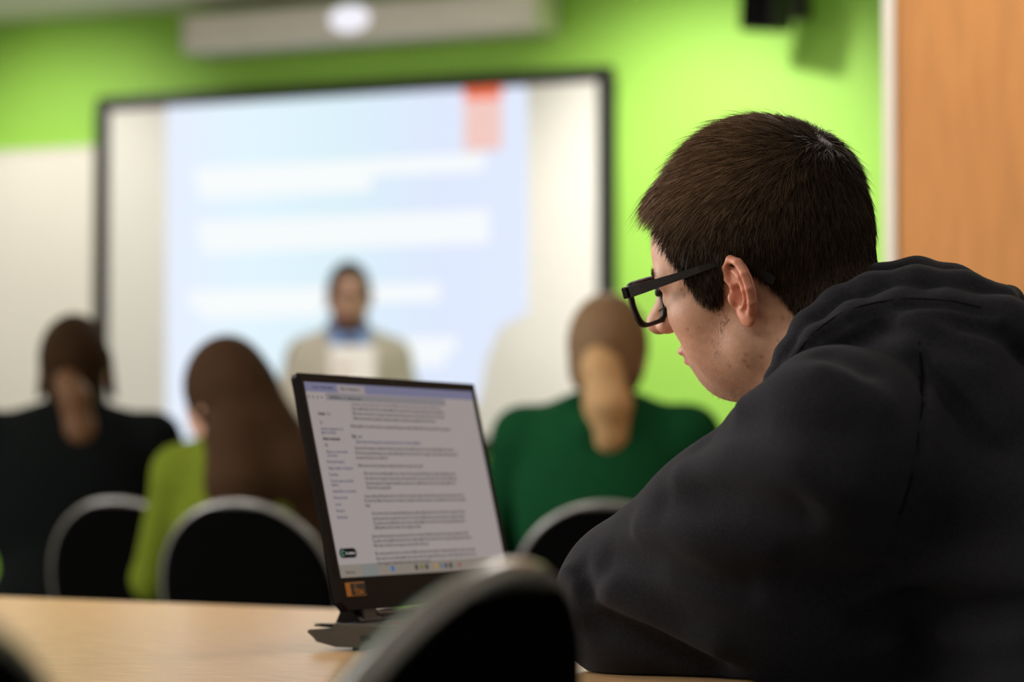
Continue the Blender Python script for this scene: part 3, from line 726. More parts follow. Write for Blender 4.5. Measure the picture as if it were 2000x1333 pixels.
q = pos(1185, 900, 5.75); seated('person', 'seated person in a dark green hoodie with a blond ponytail, seen from behind', q-F_D*.09, F_D, .9+(937-588)/FPX*5.85, fabric('green_fleece', (.005, .043, .015)), M['hair_blond'], pony(capD), tail=(tailD, mat('blond_tail', (.36, .22, .10), .6, spec=.2, noise=.35, nscale=40, stretch=(6, 6, 1))), hood=True, wide=1.08)
c_ = pos(1185, 1000, 5.25); place_chair(*(c_+F_D*.275)[:2], F_D, 'black rounded chair holding the person with the blond ponytail')
F_A = unit([.0, 1, 0]); q = pos(140, 900, 6.6); seated('person', 'seated person in a black top with a brown ponytail, at the far left', q-F_A*.08, F_A, .9+(937-624)/FPX*6.65, fabric('black_jersey', (.0035, .0045, .0045)), M['hair_brown'], pony(capA), tail=(tailA, mat('brown_tail', (.085, .040, .016), .6, spec=.2, noise=.35, nscale=40, stretch=(6, 6, 1))), wide=1.18)
c_ = pos(225, 962, 6.25); place_chair(*(c_+FR*.275)[:2], FR, 'black rounded chair holding the person in black at the far left')
F_B = unit([.05, 1, 0]); q = pos(482, 900, 6.0); seated('person', 'seated person in a lime green top with long auburn hair, head turned left', q-F_B*.08, F_B, .9+(937-668)/FPX*6.05, fabric('lime_knit', (.095, .125, .012)), M['hair_auburn'], longB, head_turn=.95, wide=.86, hdx=.055)
c_ = pos(460, 974, 5.62); place_chair(*(c_+FR*.275)[:2], FR, 'black rounded chair holding the person with long auburn hair')
# front row table
tb = pos(480, 1000, 7.5); 
ft = thing('row_table', 'long pale wood table in front of the seated audience', 'table', A([tb[0], tb[1], 0])+WE*-.5)
c0 = A([tb[0], tb[1], 0])-WE*.5
MB().box(c0+Z*.725, (3.4, .65, .03), WAX, .003).build('tabletop', M['desk_edge'], ft)
for a_ in (-1.55, 0, 1.55):
    for b_ in (-.27, .27): MB().tube([c0+WE*a_+WN*b_, c0+WE*a_+WN*b_+Z*.71], .02, 12).build('leg', M['metal'], ft, True)
#@@PRESENTER
# ------------------------------------------------------------------ presenter
def presenter():
    Y = 9.9; c = pos(680, 900, Y); base = A([c[0], c[1], 0.]); F = unit([.10, -1, 0]); L = A([-F[1], F[0], 0]); R = A([L, F, Z])
    root = thing('person', 'standing presenter in a beige blazer and blue shirt in front of the projection screen', 'person', base)
    q = lambda f, l, z: base+F*f+L*l+Z*z
    zt = .9+(937-513)/FPX*Y; hc = q(.03, 0, zt-.125); ns = q(-.01, 0, zt-.265)
    sh = [ns+L*s*.150-Z*.075 for s in (1, -1)]; el = [q(.02, s*.25, zt-.62) for s in (1, -1)]; wr = [q(.24, s*.05, zt-.475) for s in (1, -1)]
    hp = [q(0, s*.09, .88) for s in (1, -1)]; kn = [q(.02, s*.11, .48) for s in (1, -1)]; an = [q(-.01, s*.12, .08) for s in (1, -1)]
    def torso(P, g):
        d = ell(P, q(0, 0, zt-.46), (.172+g, .112+g, .22+g), R)
        d = su(d, ell(P, q(0, 0, 1.0), (.158+g, .115+g, .20+g), R), .06)
        for s in sh: d = su(d, cone(P, ns-Z*.02, s, .045+g, .055+g), .05)
        return d
    def arms(P, g): return np.minimum(*[chain(P, [sh[s], el[s], wr[s]], [.054+g, .042+g, .028+g], .015) for s in (0, 1)])
    def legs(P, g): return np.minimum(*[chain(P, [hp[s], kn[s], an[s]], [.088+g, .060+g, .042+g], .02) for s in (0, 1)])
    def head(P):
        d = ell(P, hc+Z*.015, (.073, .093, .102), R); d = su(d, ell(P, hc+F*.035-Z*.06, (.052, .054, .058), R), .03)
        d = su(d, cone(P, hc+F*.086, hc+F*.106-Z*.032, .009, .013), .012)
        for s in (1, -1):
            d = ss(d, ell(P, hc+F*.095+L*s*.031+Z*.008, (.016, .012, .010), R), .01); d = su(d, ell(P, hc+F*.080+L*s*.031+Z*.008, (.012, .012, .012), R), .004)
            d = su(d, ell(P, hc+L*s*.074-Z*.015, (.008, .018, .030), R), .006)
        d = su(d, ell(P, hc+F*.088-Z*.062, (.022, .008, .006), R), .006)
        return su(d, cone(P, hc-Z*.06-F*.015, ns-Z*.02, .052, .060), .03)
    def hands(P):
        d = None
        for s, e in zip((0, 1), (1, -1)):
            p = wr[s]+F*.03-L*e*.01+Z*.045; z_ = cone(P, wr[s], p, .024, .028)
            for k in range(4):
                b0 = p+Z*.02+F*.01*(k-1.5)+L*e*.006; z_ = su(z_, chain(P, [b0+Z*(k-1.5)*.012, b0+Z*(k-1.5)*.014-L*e*.03, b0+Z*(k-1.5)*.012-L*e*.052-F*.012], [.009, .008, .007], .003), .004)
            z_ = su(z_, chain(P, [p, p+Z*.035+F*.012, p+Z*.055], [.011, .009, .008], .003), .006)
            d = z_ if d is None else np.minimum(d, z_)
        return d
    lo, hi = base-A([.45, .45, -.0]), base+A([.45, .45, zt+.03])
    organic('body', lambda P: np.minimum(su(su(head(P), torso(P, -.008), .03), np.minimum(arms(P, -.008), legs(P, -.008)), .02), hands(P)), lo, hi, .011, SKIN, root)
    V_ = lambda P: ((P-ns)@L, (P-ns)@F, P[:, 2]-ns[2])
    def blazer(P):
        d = su(torso(P, .016), arms(P, .014), .03); x, y, z = V_(P)
        op = np.abs(x)-(.012+.20*np.clip((z+.32), 0, .36)); op = np.maximum(op, -(y-.02)); d = np.maximum(d, -op)
        d = np.maximum(d, .72-P[:, 2]); return ss(d, cone(P, hc, ns, .05, .062), .01)
    organic('blazer', blazer, lo, hi, .010, fabric('beige_wool', (.50, .46, .39)), root)
    organic('shirt', lambda P: ss(np.maximum(torso(P, .006), .90-P[:, 2]), cone(P, hc, ns+Z*.01, .05, .058), .006), lo, hi, .011, fabric('blue_shirt', (.20, .32, .62)), root)
    col = [ns+F*.06*math.cos(a_)+L*.066*math.sin(a_)+Z*(.045-.035*math.cos(a_)) for a_ in np.linspace(.25, 2*math.pi-.25, 20)]
    MB().tube(col, [(.008, .020)]*20, 8).build('shirt_collar', fabric('blue_collar', (.20, .32, .62)), root, True)
    organic('trousers', lambda P: np.maximum(np.maximum(su(legs(P, .012), ell(P, q(0, 0, .92), (.16, .12, .14), R), .03), P[:, 2]-.98), .07-P[:, 2]), lo, hi, .012, M['jeans'], root)
    for a_ in an: organic('shoe', lambda P, a_=a_: np.maximum(su(ell(P, a_+F*.06-Z*.04, (.045, .13, .04), R), cone(P, a_-Z*.03, a_, .042, .04), .02), .003-P[:, 2]), a_-A([.25, .25, .12]), a_+A([.25, .25, .06]), .012, M['shoe'], root)
    tie = []
    for k in range(10):
        z = ns[2]-.01-.036*k; x = .016+.012*k/9 if k else .014
        tt = None
        y = .0
        for yy in np.arange(.20, 0, -.004):
            if torso((ns*A([1, 1, 0])+F*yy+Z*z)[None], .006)[0] < 0: y = yy; break
        tie.append((x, y+.006, z))
    V = []; Fq = []
    for x, y, z in tie:
        for e, dy in ((-1, 0), (1, 0), (1, .006), (-1, .006)): V.append(ns*A([1, 1, 0])+L*e*x+F*(y+dy)+Z*z)
    for k in range(9):
        for j in range(4): Fq.append((k*4+j, k*4+(j+1) % 4, k*4+4+(j+1) % 4, k*4+4+j))
    Fq += [(0, 1, 2, 3), (39, 38, 37, 36)]
    MB().add(V, Fq).build('necktie', fabric('dark_tie', (.03, .02, .05)), root)
    organic('hair', lambda P: np.maximum(ss(ell(P, hc+Z*.022-F*.010, (.080, .100, .108), R), ell(P, hc+F*.090-Z*.035, (.072, .085, .098), R), .008), hc[2]-.06-P[:, 2]), hc-.2, hc+.2, .008, mat('dark_hair', (.03, .018, .014), .5, noise=.3, nscale=40), root)
    beard = lambda P: np.maximum(ss(head(P)-.005, ell(P, hc+F*.10-Z*.060, (.020, .03, .007), R), .004), np.maximum(P[:, 2]-(hc[2]-.066+.6*np.maximum(0, np.abs((P-hc)@L)-.045)), -((P-hc)@F)-.005))
    organic('beard', lambda P: np.maximum(beard(P), hc[2]-.135-P[:, 2]), hc-.2, hc+.2, .008, mat('beard_hair', (.20, .10, .07), .6, noise=.3, nscale=40), root)
    g = thing('eyeglasses', 'dark glasses worn by the standing presenter', 'glasses', hc+F*.1)
    for s in (1, -1):
        ring = [hc+F*.108+L*(s*.033+.025*math.cos(a_))+Z*(.008+.018*math.sin(a_)) for a_ in np.linspace(0, 2*math.pi, 21)]
        MB().tube(ring, .003, 6, False).build('rim', M['black_plastic'], g)
        MB().tube([hc+F*.106+L*s*.058+Z*.012, hc+F*.05+L*s*.082+Z*.012, hc-F*.01+L*s*.080+Z*.008], .0025, 6).build('temple', M['black_plastic'], g)
    MB().tube([hc+F*.108+L*.009+Z*.012, hc+F*.112+Z*.014, hc+F*.108-L*.009+Z*.012], .003, 6).build('bridge', M['black_plastic'], g)
    pc = (wr[0]+wr[1])/2+F*.055+Z*.065
    pax = [unit(L+F*.1), None, unit(Z*.95-F*.3)]; pax[1] = np.cross(pax[2], pax[0])
    pa = thing('paper_sheet', 'white sheets of paper held by the presenter', 'paper', pc)
    for k in range(3): MB().box(pc+pax[1]*.0022*k+pax[0]*.004*k, (.15, .0012, .21), pax).build('sheet', mat('white_paper', (.8, .78, .76), .7, noise=.02, nscale=9), pa)
presenter()
#@@MAN
# ------------------------------------------------------------------ the student with the laptop
def axes(a, t, r):
    a, t, r = [math.radians(k) for k in (a, t, r)]; F = A([-math.cos(a), math.sin(a), 0]); L = A([-math.sin(a), -math.cos(a), 0])
    F1 = F*math.cos(t)-Z*math.sin(t); U1 = Z*math.cos(t)+F*math.sin(t)
    return L*math.cos(r)-U1*math.sin(r), F1, U1*math.cos(r)+L*math.sin(r)
HL_, HF_, HU_ = axes(34.5, 9.5, 12)
HT_ = A([.2255, 2.40, 1.068])
HM = A([HL_, HF_, HU_])
def h2w(x, y, z): return HT_+x*HL_+y*HF_+z*HU_
def w2h(P): return (P-HT_)@HM.T
def sym(x): return A([abs(x[0]), x[1], x[2]])
NB = pos(1722, 735, 2.335)                          # base of the neck
NBh = w2h(NB[None])[0]
def head_local(Q):
    X = Q.copy(); X[:, 0] = np.abs(X[:, 0])
    d = ell(Q, (0, -.006, .046), (.0765, .091, .088))
    d = su(d, ell(Q, (0, .043, .042), (.060, .052, .050)), .03)          # forehead
    d = su(d, ell(Q, (0, .042, -.018), (.057, .046, .051)), .03)         # mid face
    d = su(d, ell(X, (.045, .047, -.006), (.022, .029, .018)), .02)      # cheek bones
    d = su(d, ell(X, (.038, .040, -.036), (.022, .027, .028)), .025)     # cheeks
    d = su(d, cone(X, (.051, .006, -.043), (.012, .056, -.068), .021, .016), .022)   # jaw
    d = su(d, ell(Q, (0, .0635, -.069), (.019, .018, .016)), .014)        # chin
    d = su(d, ell(Q, (0, .067, -.043), (.028, .028, .028)), .02)
    d = su(d, cone(X, (.010, .087, .027), (.046, .072, .030), .010, .009), .012)     # brow ridge
    d = ss(d, ell(X, (.033, .101, .010), (.017, .016, .011)), .010)
    d = su(d, ell(X, (.0315, .0765, .010), (.0125, .0125, .0125)), .003)  # eyeball under the lids
    d = su(d, chain(Q, [(0, .087, .020), (0, .104, .008), (0, .1180, -.008)], [.0080, .0090, .0115], .006), .008)
    d = su(d, ell(X, (.0115, .103, -.0120), (.0085, .0115, .0080)), .005)
    d = ss(d, ell(X, (.006, .108, -.0205), (.0035, .006, .004)), .002)
    d = su(d, ell(Q, (0, .0925, -.0375), (.021, .0095, .0056)), .005)
    d = su(d, ell(Q, (0, .0890, -.0475), (.019, .0095, .0056)), .004)
    d = ss(d, ell(Q, (0, .1005, -.0428), (.022, .0085, .0010)), .002)
    d = ss(d, ell(Q, (0, .093, -.0580), (.018, .009, .0045)), .008)
    d = su(d, ell(Q, (0, .010, -.047), (.048, .050, .028)), .025)
    return d
neck_top = A([0, -.030, -.030])
def neck_f(Q):
    d = cone(Q, neck_top, NBh, .058, .064)
    return su(d, cone(Q, (0, .02, -.06), NBh+A([0, .045, 0]), .040, .045), .03)
def headneck(P):
    Q = w2h(P); return su(head_local(Q), neck_f(Q), .028)
# ears
def ear_frame(s):
    t = math.radians(22); b = A([s*.0715, -.002, .003])
    ys = unit([s*math.sin(t), -math.cos(t), 0]); zs = unit([0, .03, 1.]); zs = unit(zs-ys*np.dot(zs, ys)); xn = np.cross(ys, zs)
    if xn[0]*s < 0: xn = -xn
    return b, ys, zs, xn
def ear_f(P, s):
    b, ys, zs, xn = ear_frame(s); q = w2h(P)-b; E = np.stack([q@ys, q@zs*1.12, q@xn], 1)
    bowl = E.copy(); bowl[:, 2] = E[:, 2]-.0-4.0*((E[:, 0]-.013)**2)*1.0
    d = ell(bowl, (.0145, .004, .001), (.0165, .0300, .0030))
    hx = [(.006, .004, .003), (.000, .016, .003), (.003, .0275, .004), (.0125, .0340, .005), (.0225, .0300, .0065), (.0290, .0185, .008), (.0300, .0040, .008), (.0262, -.0100, .0065), (.0200, -.0190, .0045)]
    d = su(d, chain(E, hx, [.0022, .0030, .0034, .0036, .0036, .0034, .0031, .0030, .0034], .002), .0025)
    ah = [(.0105, .0235, .003), (.0180, .0155, .0045), (.0205, .003, .005), (.0165, -.0085, .0045), (.0105, -.0135, .004)]
    d = su(d, chain(E, ah, [.0022, .0028, .0032, .0032, .0030], .002), .003)
    d = ss(d, ell(E, (.0105, -.0005, .006), (.0075, .0105, .0085)), .0025)
    d = ss(d, ell(E, (.012, .0265, .0065), (.006, .0035, .0042)), .0015)
    d = su(d, ell(E, (.0100, -.0235, .0015), (.0085, .0095, .0042)), .004)
    d = su(d, ell(E, (.0005, -.0035, .0045), (.0035, .0065, .0035)), .003)
    d = su(d, cone(E, (.001, -.018, -.004), (.001, .018, -.006), .0055, .0050), .006)
    return d
skin_field = lambda P: su(su(headneck(P), ear_f(P, 1), .002), ear_f(P, -1), .002)
# skin colours: own colour of the skin by place (lips, ears, stubble shade, moles)
moles = []
for px, py, r in ((1336, 577, .0017), (1350, 588, .0012), (1529, 620, .0015), (1487, 697, .0015), (1457, 694, .0013), (1453, 706, .0018), (1461, 717, .0014), (1390, 747, .0012), (1371, 723, .0012), (1343, 644, .0012), (1331, 566, .0012), (1322, 520, .0012), (1519, 664, .0010), (1456, 590, .0010), (1400, 690, .0009), (1425, 715, .0011), (1412, 650, .0009), (1365, 640, .0008)):
    h_ = hit(lambda P: su(headneck(P), ear_f(P, 1), .002), px, py)
    if h_ is not None: moles.append((h_, r))
def skin_col(V):
    Q = w2h(V); X = np.abs(Q[:, 0]); c = np.tile(A([.60, .345, .235]), (len(V), 1))
    def mixc(c, w_, col): return c*(1-w_[:, None])+A(col)*w_[:, None]
    er = np.clip(1-(np.minimum(ear_f(V, 1), ear_f(V, -1))-.001)/.003, 0, 1)
    c = mixc(c, er*.85, (.66, .26, .165))
    ns_ = np.exp(-(((Q[:, 1]-.105)/.016)**2+((Q[:, 2]+.012)/.016)**2+(X/.022)**2)); c = mixc(c, ns_*.6, (.66, .27, .21))
    lp_ = np.exp(-(((Q[:, 2]+.0455)/.0085)**2)**2)*(X < .026)*(Q[:, 1] > .078); c = mixc(c, lp_*.8, (.58, .20, .19))
    ck = np.exp(-(((Q[:, 1]-.060)/.028)**2+((Q[:, 2]+.035)/.03)**2))*.28; c = mixc(c, ck, (.66, .30, .22))
    st = np.exp(-np.maximum(0, (Q[:, 2]+.055)/.02)**2)*(Q[:, 1] > -.01)*np.clip((Q[:, 2]+.13)/.02, 0, 1)*.22; c = mixc(c, st, (.40, .24, .17))
    lids = np.exp(-(((X-.032)/.018)**2+((Q[:, 2]-.008)/.010)**2))*(Q[:, 1] > .07)*.3; c = mixc(c, lids, (.48, .24, .17))
    for m_, r in moles: c = mixc(c, np.exp(-(np.linalg.norm(V-m_, axis=1)/r)**2)*.75, (.16, .07, .045))
    return c
MSKIN = mat('young_skin', (.6, .35, .24), .48, spec=.4, attr='col', noise=.07, nscale=140, bump=.25, bscale=700, sss=.15)
feet = A([.30, 2.40, 0.])
man = thing('person', 'young person in glasses and a black hoodie leaning on the desk at the laptop', 'person', feet)
# torso and limb joints
SHL = pos(1640, 868, 2.185); ELL = pos(1232, 1192, 2.36); ELL[2] = TZ+.062
WRL = A([ELL[0]+.155, ELL[1]+.19, TZ+.050])
TF = unit([-.90, .43, 0]); TL = A([-TF[1], TF[0], 0]); TL = TL if TL[1] < 0 else -TL
HIP = A([.66, 2.19, .54]); CH = A([.50, 2.32, .80])
SHR = NB-TL*.19+TF*.06-Z*.06; ELR = A([.33, 2.74, TZ+.062]); WRR = A([.21, 2.50, TZ+.095])
TR_ = A([TL, TF, Z]); tup = unit((NB-HIP)); tfw = unit(TF-tup*np.dot(TF, tup)); TRt = A([TL, tfw, tup])
def trunk(P, g):
    d = ell(P, CH+A([.01, -.01, .03]), (.200+g, .150+g, .235+g), TRt)
    d = su(d, ell(P, HIP+tup*.12+TF*.02, (.185+g, .165+g, .20+g), TRt), .08)
    d = su(d, cone(P, NB-tup*.05, SHL+TL*-.035-Z*.015, .050+g, .064+g), .06)
    d = su(d, cone(P, NB-tup*.03, SHR, .060+g, .068+g), .06)
    return d
def armL(P, g): return chain(P, [SHL, (SHL+ELL)/2, ELL], [.058+g, .050+g, .044+g], .02)
def fore(P, g, e, w_): return cone(P, e, w_, .043+g, .029+g)
def arms_all(P, g):
    d = su(armL(P, g), fore(P, g, ELL, WRL), .018)
    r = su(chain(P, [SHR, ELR], [.062+g, .044+g]), fore(P, g, ELR, WRR), .018)
    return d, r
KNL, KNR = HIP+TF*.42+TL*.14-Z*.02, HIP+TF*.42-TL*.14-Z*.02
ANL, ANR = KNL+A([.02, 0, 0]), KNR+A([.02, 0, 0]); ANL = A([*ANL[:2], .09]); ANR = A([*ANR[:2], .09])
def legs_m(P, g): return np.minimum(chain(P, [HIP+TL*.09, KNL, ANL], [.088+g, .062+g, .042+g], .02), chain(P, [HIP-TL*.09, KNR, ANR], [.088+g, .062+g, .042+g], .02))
def hand_m(P, w_, dirv, side):
    dv = unit([dirv[0], dirv[1], 0]); sd = A([-dv[1], dv[0], 0])*side; p = w_+dv*.065-Z*.008
    d = cone(P, w_, p, .026, .024); d = su(d, cone(P, w_+dv*.03+sd*.015, p+sd*.02, .018, .017), .012); d = su(d, cone(P, w_+dv*.03-sd*.015, p-sd*.02, .018, .016), .012)
    for k, ln in enumerate((.072, .080, .074, .058)):
        b0 = p+sd*(1.5-k)*.0195+dv*.008; spr = sd*(1.5-k)*.06
        m1 = b0+(dv+spr)*ln*.45+Z*.004; m2 = m1+(dv+spr)*ln*.30-Z*.010; m3 = m2+dv*ln*.22-Z*.014
        d = su(d, chain(P, [b0, m1, m2, m3], [.0098, .0088, .0080, .0072], .002), .003)
    t0 = w_+dv*.02+sd*.022; t1 = t0+dv*.028+sd*.026-Z*.004; t2 = t1+dv*.03+sd*.008-Z*.008
    return su(d, chain(P, [t0, t1, t2], [.014, .0105, .0088], .003), .006)
def low_body(P):
    d = low_body0(P); ins = ((P-corner)@D1 > -.01) & (P[:, 2] > TZ-.06) & (P[:, 2] < TZ+.001); return np.where(ins, np.maximum(d, .001), d)
def low_body0(P):
    a_, b_ = arms_all(P, -.008); d = su(su(trunk(P, -.012), np.minimum(a_, b_), .02), legs_m(P, -.01), .02)
    d = su(d, cone(P, NB, NB+unit(h2w(*neck_top)-NB)*.03, .052, .052), .03)
    d = np.minimum(d, hand_m(P, WRL, WRL-ELL, -1)); return np.minimum(d, hand_m(P, WRR, WRR-ELR, 1))
hv, hq = isosurf(headneck, HT_-A([.17, .17, .20]), HT_+A([.20, .17, .18]), .0023, 2)
ev = []
for s in (1, -1):
    b = h2w(s*.085, -.012, .003); ev.append(isosurf(lambda P, s=s: ear_f(P, s), b-.052, b+.052, .0011, 2))
bv, bq = isosurf(low_body, A([-.15, 1.75, .02]), A([.98, 2.98, 1.05]), .009, 1)
# keep only the part of the lower body below the collar, so that head skin stays the visible neck
V, Q = joinVQ([(hv, hq), *ev, (bv, bq)])
print('man verts', len(V))
body = mesh('body', V, Q, MSKIN, man, True, skin_col(V))
# eyes
for s in (1, -1):
    c0 = w2h(np.zeros((1, 3))); ce = h2w(s*.0315, .0757, .0095)
    Vv, Qq = isosurf(lambda P: ell(P, ce, (.0123,)*3), ce-.02, ce+.02, .002, 1)
    mesh('eyeball', Vv, Qq, mat('eye_white', (.7, .68, .65), .2, noise=.02, nscale=50), man, True)
# ------------------------------------------------------------------ hair
HLY = [-.13, -.09, -.075, -.058, -.045, -.033, -.022, -.008, .006, .012, .022, .033, .042, .052, .062, .074, .085, .10]
HLZ = [-.12, -.110, -.070, -.042, -.020, .004, .020, .030, .012, -.002, -.006, .004, .028, .050, .076, .094, .099, .100]
def hairmask(Q): return Q[:, 2]-np.interp(Q[:, 1], HLY, HLZ)
def hthick(Q):
    m_ = np.clip(hairmask(Q), 0, 1); top = np.clip((Q[:, 2]-.055)/.06, 0, 1); top = top*top*(3-2*top)
    back = np.clip((-Q[:, 1]-.02)/.08, 0, 1)
    base = np.minimum(m_*.55, .0065+.004*back+.0105*top)
    fr = np.exp(-((Q[:, 1]-.088)/.026)**2-((Q[:, 2]-.104)/.026)**2)*.019
    bump_ = np.exp(-((Q[:, 1]+.005)/.035)**2)*np.clip((Q[:, 2]-.10)/.03, 0, 1)*.004
    bump_ += np.exp(-((Q[:, 1]+.075)/.03)**2-((Q[:, 2]-.098)/.028)**2)*.001
    return base+(fr+bump_)*np.clip(m_/.006, 0, 1)
g_, d_ = grad(headneck, hv, .0012); Qh = w2h(hv); mk = hairmask(Qh) > 0
capV = hv+g_*(hthick(Qh)*.55-.0004)[:, None]
fm = mk[hq].all(1); used = np.unique(hq[fm]); remap = -np.ones(len(hv), int); remap[used] = np.arange(len(used))
capV, capQ = capV[used], remap[hq[fm]]
# strands
NS = 78000
areaw = rng.integers(0, len(capQ), NS*2); quad = capQ[areaw]; uv = rng.random((len(areaw), 2))
def bil(Vx): return (Vx[quad[:, 0]]*((1-uv[:, 0])*(1-uv[:, 1]))[:, None]+Vx[quad[:, 1]]*(uv[:, 0]*(1-uv[:, 1]))[:, None]+Vx[quad[:, 2]]*(uv[:, 0]*uv[:, 1])[:, None]+Vx[quad[:, 3]]*((1-uv[:, 0])*uv[:, 1])[:, None])
P0 = bil(hv[used])
Qp = w2h(P0)
# more strands where the camera side and the outline are; drop the far side partly
keep = (rng.random(len(P0)) < np.where(Qp[:, 0] > -.02, 1.0, .45)); P0, Qp = P0[keep][:NS], Qp[keep][:NS]
nrm, _ = grad(headneck, P0, .0015); nh = nrm@HM.T
wh = A([-.006, -.075, .100])                          # crown whorl
away = Qp-wh; away = away/np.linalg.norm(away, axis=1)[:, None]
topw = np.clip((Qp[:, 2]-.045)/.055, 0, 1)*np.clip((Qp[:, 1]+.085)/.05, 0, 1)
fl = away*.55+topw[:, None]*A([0, 1.25, -.18])+(1-topw)[:, None]*A([0, -.05, -1.0])+np.exp(-((Qp[:, 1]-.092)/.018)**2)[:, None]*A([0, .5, -.9])
swirl = np.cross(np.tile(A([0, -.5, .8]), (len(Qp), 1)), away)*np.exp(-(np.linalg.norm(Qp-wh, axis=1)/.035)**2)[:, None]*.9; fl = fl+swirl
clump = np.sin(Qp[:, 0]*310+Qp[:, 2]*120)+np.sin(Qp[:, 1]*190-Qp[:, 0]*230+1.3)
fl = fl+rng.normal(0, .27, fl.shape)+A([.05, .0, .03])*clump[:, None]
fl = fl-nh*(fl*nh).sum(1)[:, None]; fl /= np.linalg.norm(fl, axis=1)[:, None]
th = hthick(Qp); mm_ = hairmask(Qp)
Ln = .0045+.95*th*np.clip(.45+.7*rng.random(len(th)), 0, 1.2)+.007*topw*rng.random(len(th)); Ln = np.minimum(Ln, .003+mm_*.9+.02*topw)
wild = rng.random(len(th)) < .10; Ln = Ln*np.where(wild, 1.35, 1)+.0015*rng.random(len(th))*topw
frg = np.exp(-((Qp[:, 1]-.085)/.016)**2)*(Qp[:, 2] > .085); Ln = Ln+frg*.028*rng.random(len(th))
lift = np.clip(.34+.55*np.exp(-((Qp[:, 1]+.035)/.030)**2)*topw+.25*np.exp(-(np.linalg.norm(Qp-wh, axis=1)/.03)**2)*.8+.17*rng.normal(size=len(th)), .06, 1.3)+wild*rng.uniform(.25, .9, len(th))*(.4+.6*topw)
f3, n3 = fl@HM, nrm
a0 = P0+n3*(th*.40)[:, None]
lf = th*.50/np.maximum(Ln, .004)+lift*.22
segs = [a0]
for k in (1, 2, 3):
    tt = k/3; segs.append(a0+f3*(Ln*tt)[:, None]+n3*(Ln*lf*(tt-.42*tt*tt))[:, None]-Z*(Ln*.10*tt*tt)[:, None])
wd = .00015*(1+.5*rng.random(len(th)))
sidev = np.cross(f3, n3*.5+rng.normal(0, 1.1, n3.shape)); sidev /= np.linalg.norm(sidev, axis=1)[:, None]
SV = []; 
for k, sgp in enumerate(segs):
    ww = wd*(1, .95, .75, .18)[k]; SV += [sgp-sidev*ww[:, None], sgp+sidev*ww[:, None]]
SV = np.stack(SV, 1).reshape(-1, 3); n = len(P0); bq_ = np.arange(n)[:, None]*8
SQ = np.concatenate([bq_+A([0, 1, 3, 2]), bq_+A([2, 3, 5, 4]), bq_+A([4, 5, 7, 6])])
HV, HQ = joinVQ([(capV, capQ), (SV, SQ)])
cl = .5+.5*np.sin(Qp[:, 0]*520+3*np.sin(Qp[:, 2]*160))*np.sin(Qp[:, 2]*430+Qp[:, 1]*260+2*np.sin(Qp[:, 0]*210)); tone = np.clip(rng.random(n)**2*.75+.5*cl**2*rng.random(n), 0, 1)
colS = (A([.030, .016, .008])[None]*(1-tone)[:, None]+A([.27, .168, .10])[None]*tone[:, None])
colS = colS*((.36+1.35*topw)*(1-.6*np.exp(-(np.linalg.norm(Qp-wh, axis=1)/.022)**2)))[:, None]  # top highlights and darker sides put into strand colour; whorl darkened against its glare
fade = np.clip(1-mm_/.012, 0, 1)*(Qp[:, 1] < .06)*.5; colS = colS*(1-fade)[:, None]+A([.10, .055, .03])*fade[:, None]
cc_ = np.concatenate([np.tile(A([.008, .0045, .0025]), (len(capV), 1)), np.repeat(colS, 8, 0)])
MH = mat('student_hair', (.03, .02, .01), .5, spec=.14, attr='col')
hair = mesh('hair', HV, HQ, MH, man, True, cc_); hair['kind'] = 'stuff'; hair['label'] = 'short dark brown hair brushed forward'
# brows, lashes, stubble: short single hairs
def hairs(name, pts, dirs, ln, wdt, col, field=headneck):
    pts = A(pts); dirs = A(dirs); g2, _ = grad(field, pts, .001); dirs = dirs/np.linalg.norm(dirs, axis=1)[:, None]
    sd = np.cross(dirs, g2); sd /= np.linalg.norm(sd, axis=1)[:, None]; ln = A(ln)[:, None]
    V4 = np.stack([pts-sd*wdt, pts+sd*wdt, pts+dirs*ln*.6+g2*ln*.12+sd*wdt*.6, pts+dirs*ln*.6+g2*ln*.12-sd*wdt*.6, pts+dirs*ln+sd*wdt*.1, pts+dirs*ln-sd*wdt*.1], 1).reshape(-1, 3)
    b = np.arange(len(pts))[:, None]*6; o = mesh(name, V4, np.concatenate([b+A([0, 1, 2, 3]), b+A([3, 2, 4, 5])]), mat(name+'_hair', col, .5, noise=.2, nscale=50), man, True); o['kind'] = 'stuff'; return o
def onskin(Ql):
    P = HT_+A(Ql)@HM
    for _ in range(8):
        g2, d2 = grad(headneck, P, .001); P = P-g2*(d2*.9)[:, None]
    return P
for s in (1, -1):
    u = rng.random(420); ql = np.stack([s*(.010+.040*u), .098-.020*u**2*1.2, .0300+.006*np.sin(u*2.6)+rng.normal(0, .0022, 420)], 1)
    p = onskin(ql); hairs('eyebrow', p, np.tile(HL_*s, (420, 1))+HU_*rng.normal(.05, .2, (420, 1)), rng.uniform(.003, .006, 420), .00011, (.03, .018, .01))
    u = rng.random(90); ql = np.stack([s*(.022+.022*u), .094-.010*u, .006-.001*u], 1); p = onskin(ql)
    hairs('eyelash', p, HF_+HL_*s*(.1+.5*u[:, None])-HU_*(.35+.3*rng.random((90, 1))), rng.uniform(.006, .009, 90), .00012, (.02, .012, .008))
sp = []
while len(sp) < 850:
    y = rng.uniform(.016, .095); z = rng.uniform(-.10, .0); wgt = .25
    if z < -.060 or y > .075: wgt = .6
    if y < .034 and z > -.045: wgt = 1.0
    if .034 < y < .07 and z > -.045: wgt = .04
    if rng.random() < wgt: sp.append((.065*(1 if rng.random() < .8 else -1)*rng.uniform(.3, 1), y, z))
p = onskin(sp); hairs('stubble', p, -HU_*1.0+HF_*rng.normal(.2, .35, (len(p), 1))+HL_*.2, rng.uniform(.0014, .0042, len(p)), .00010, (.07, .04, .025))
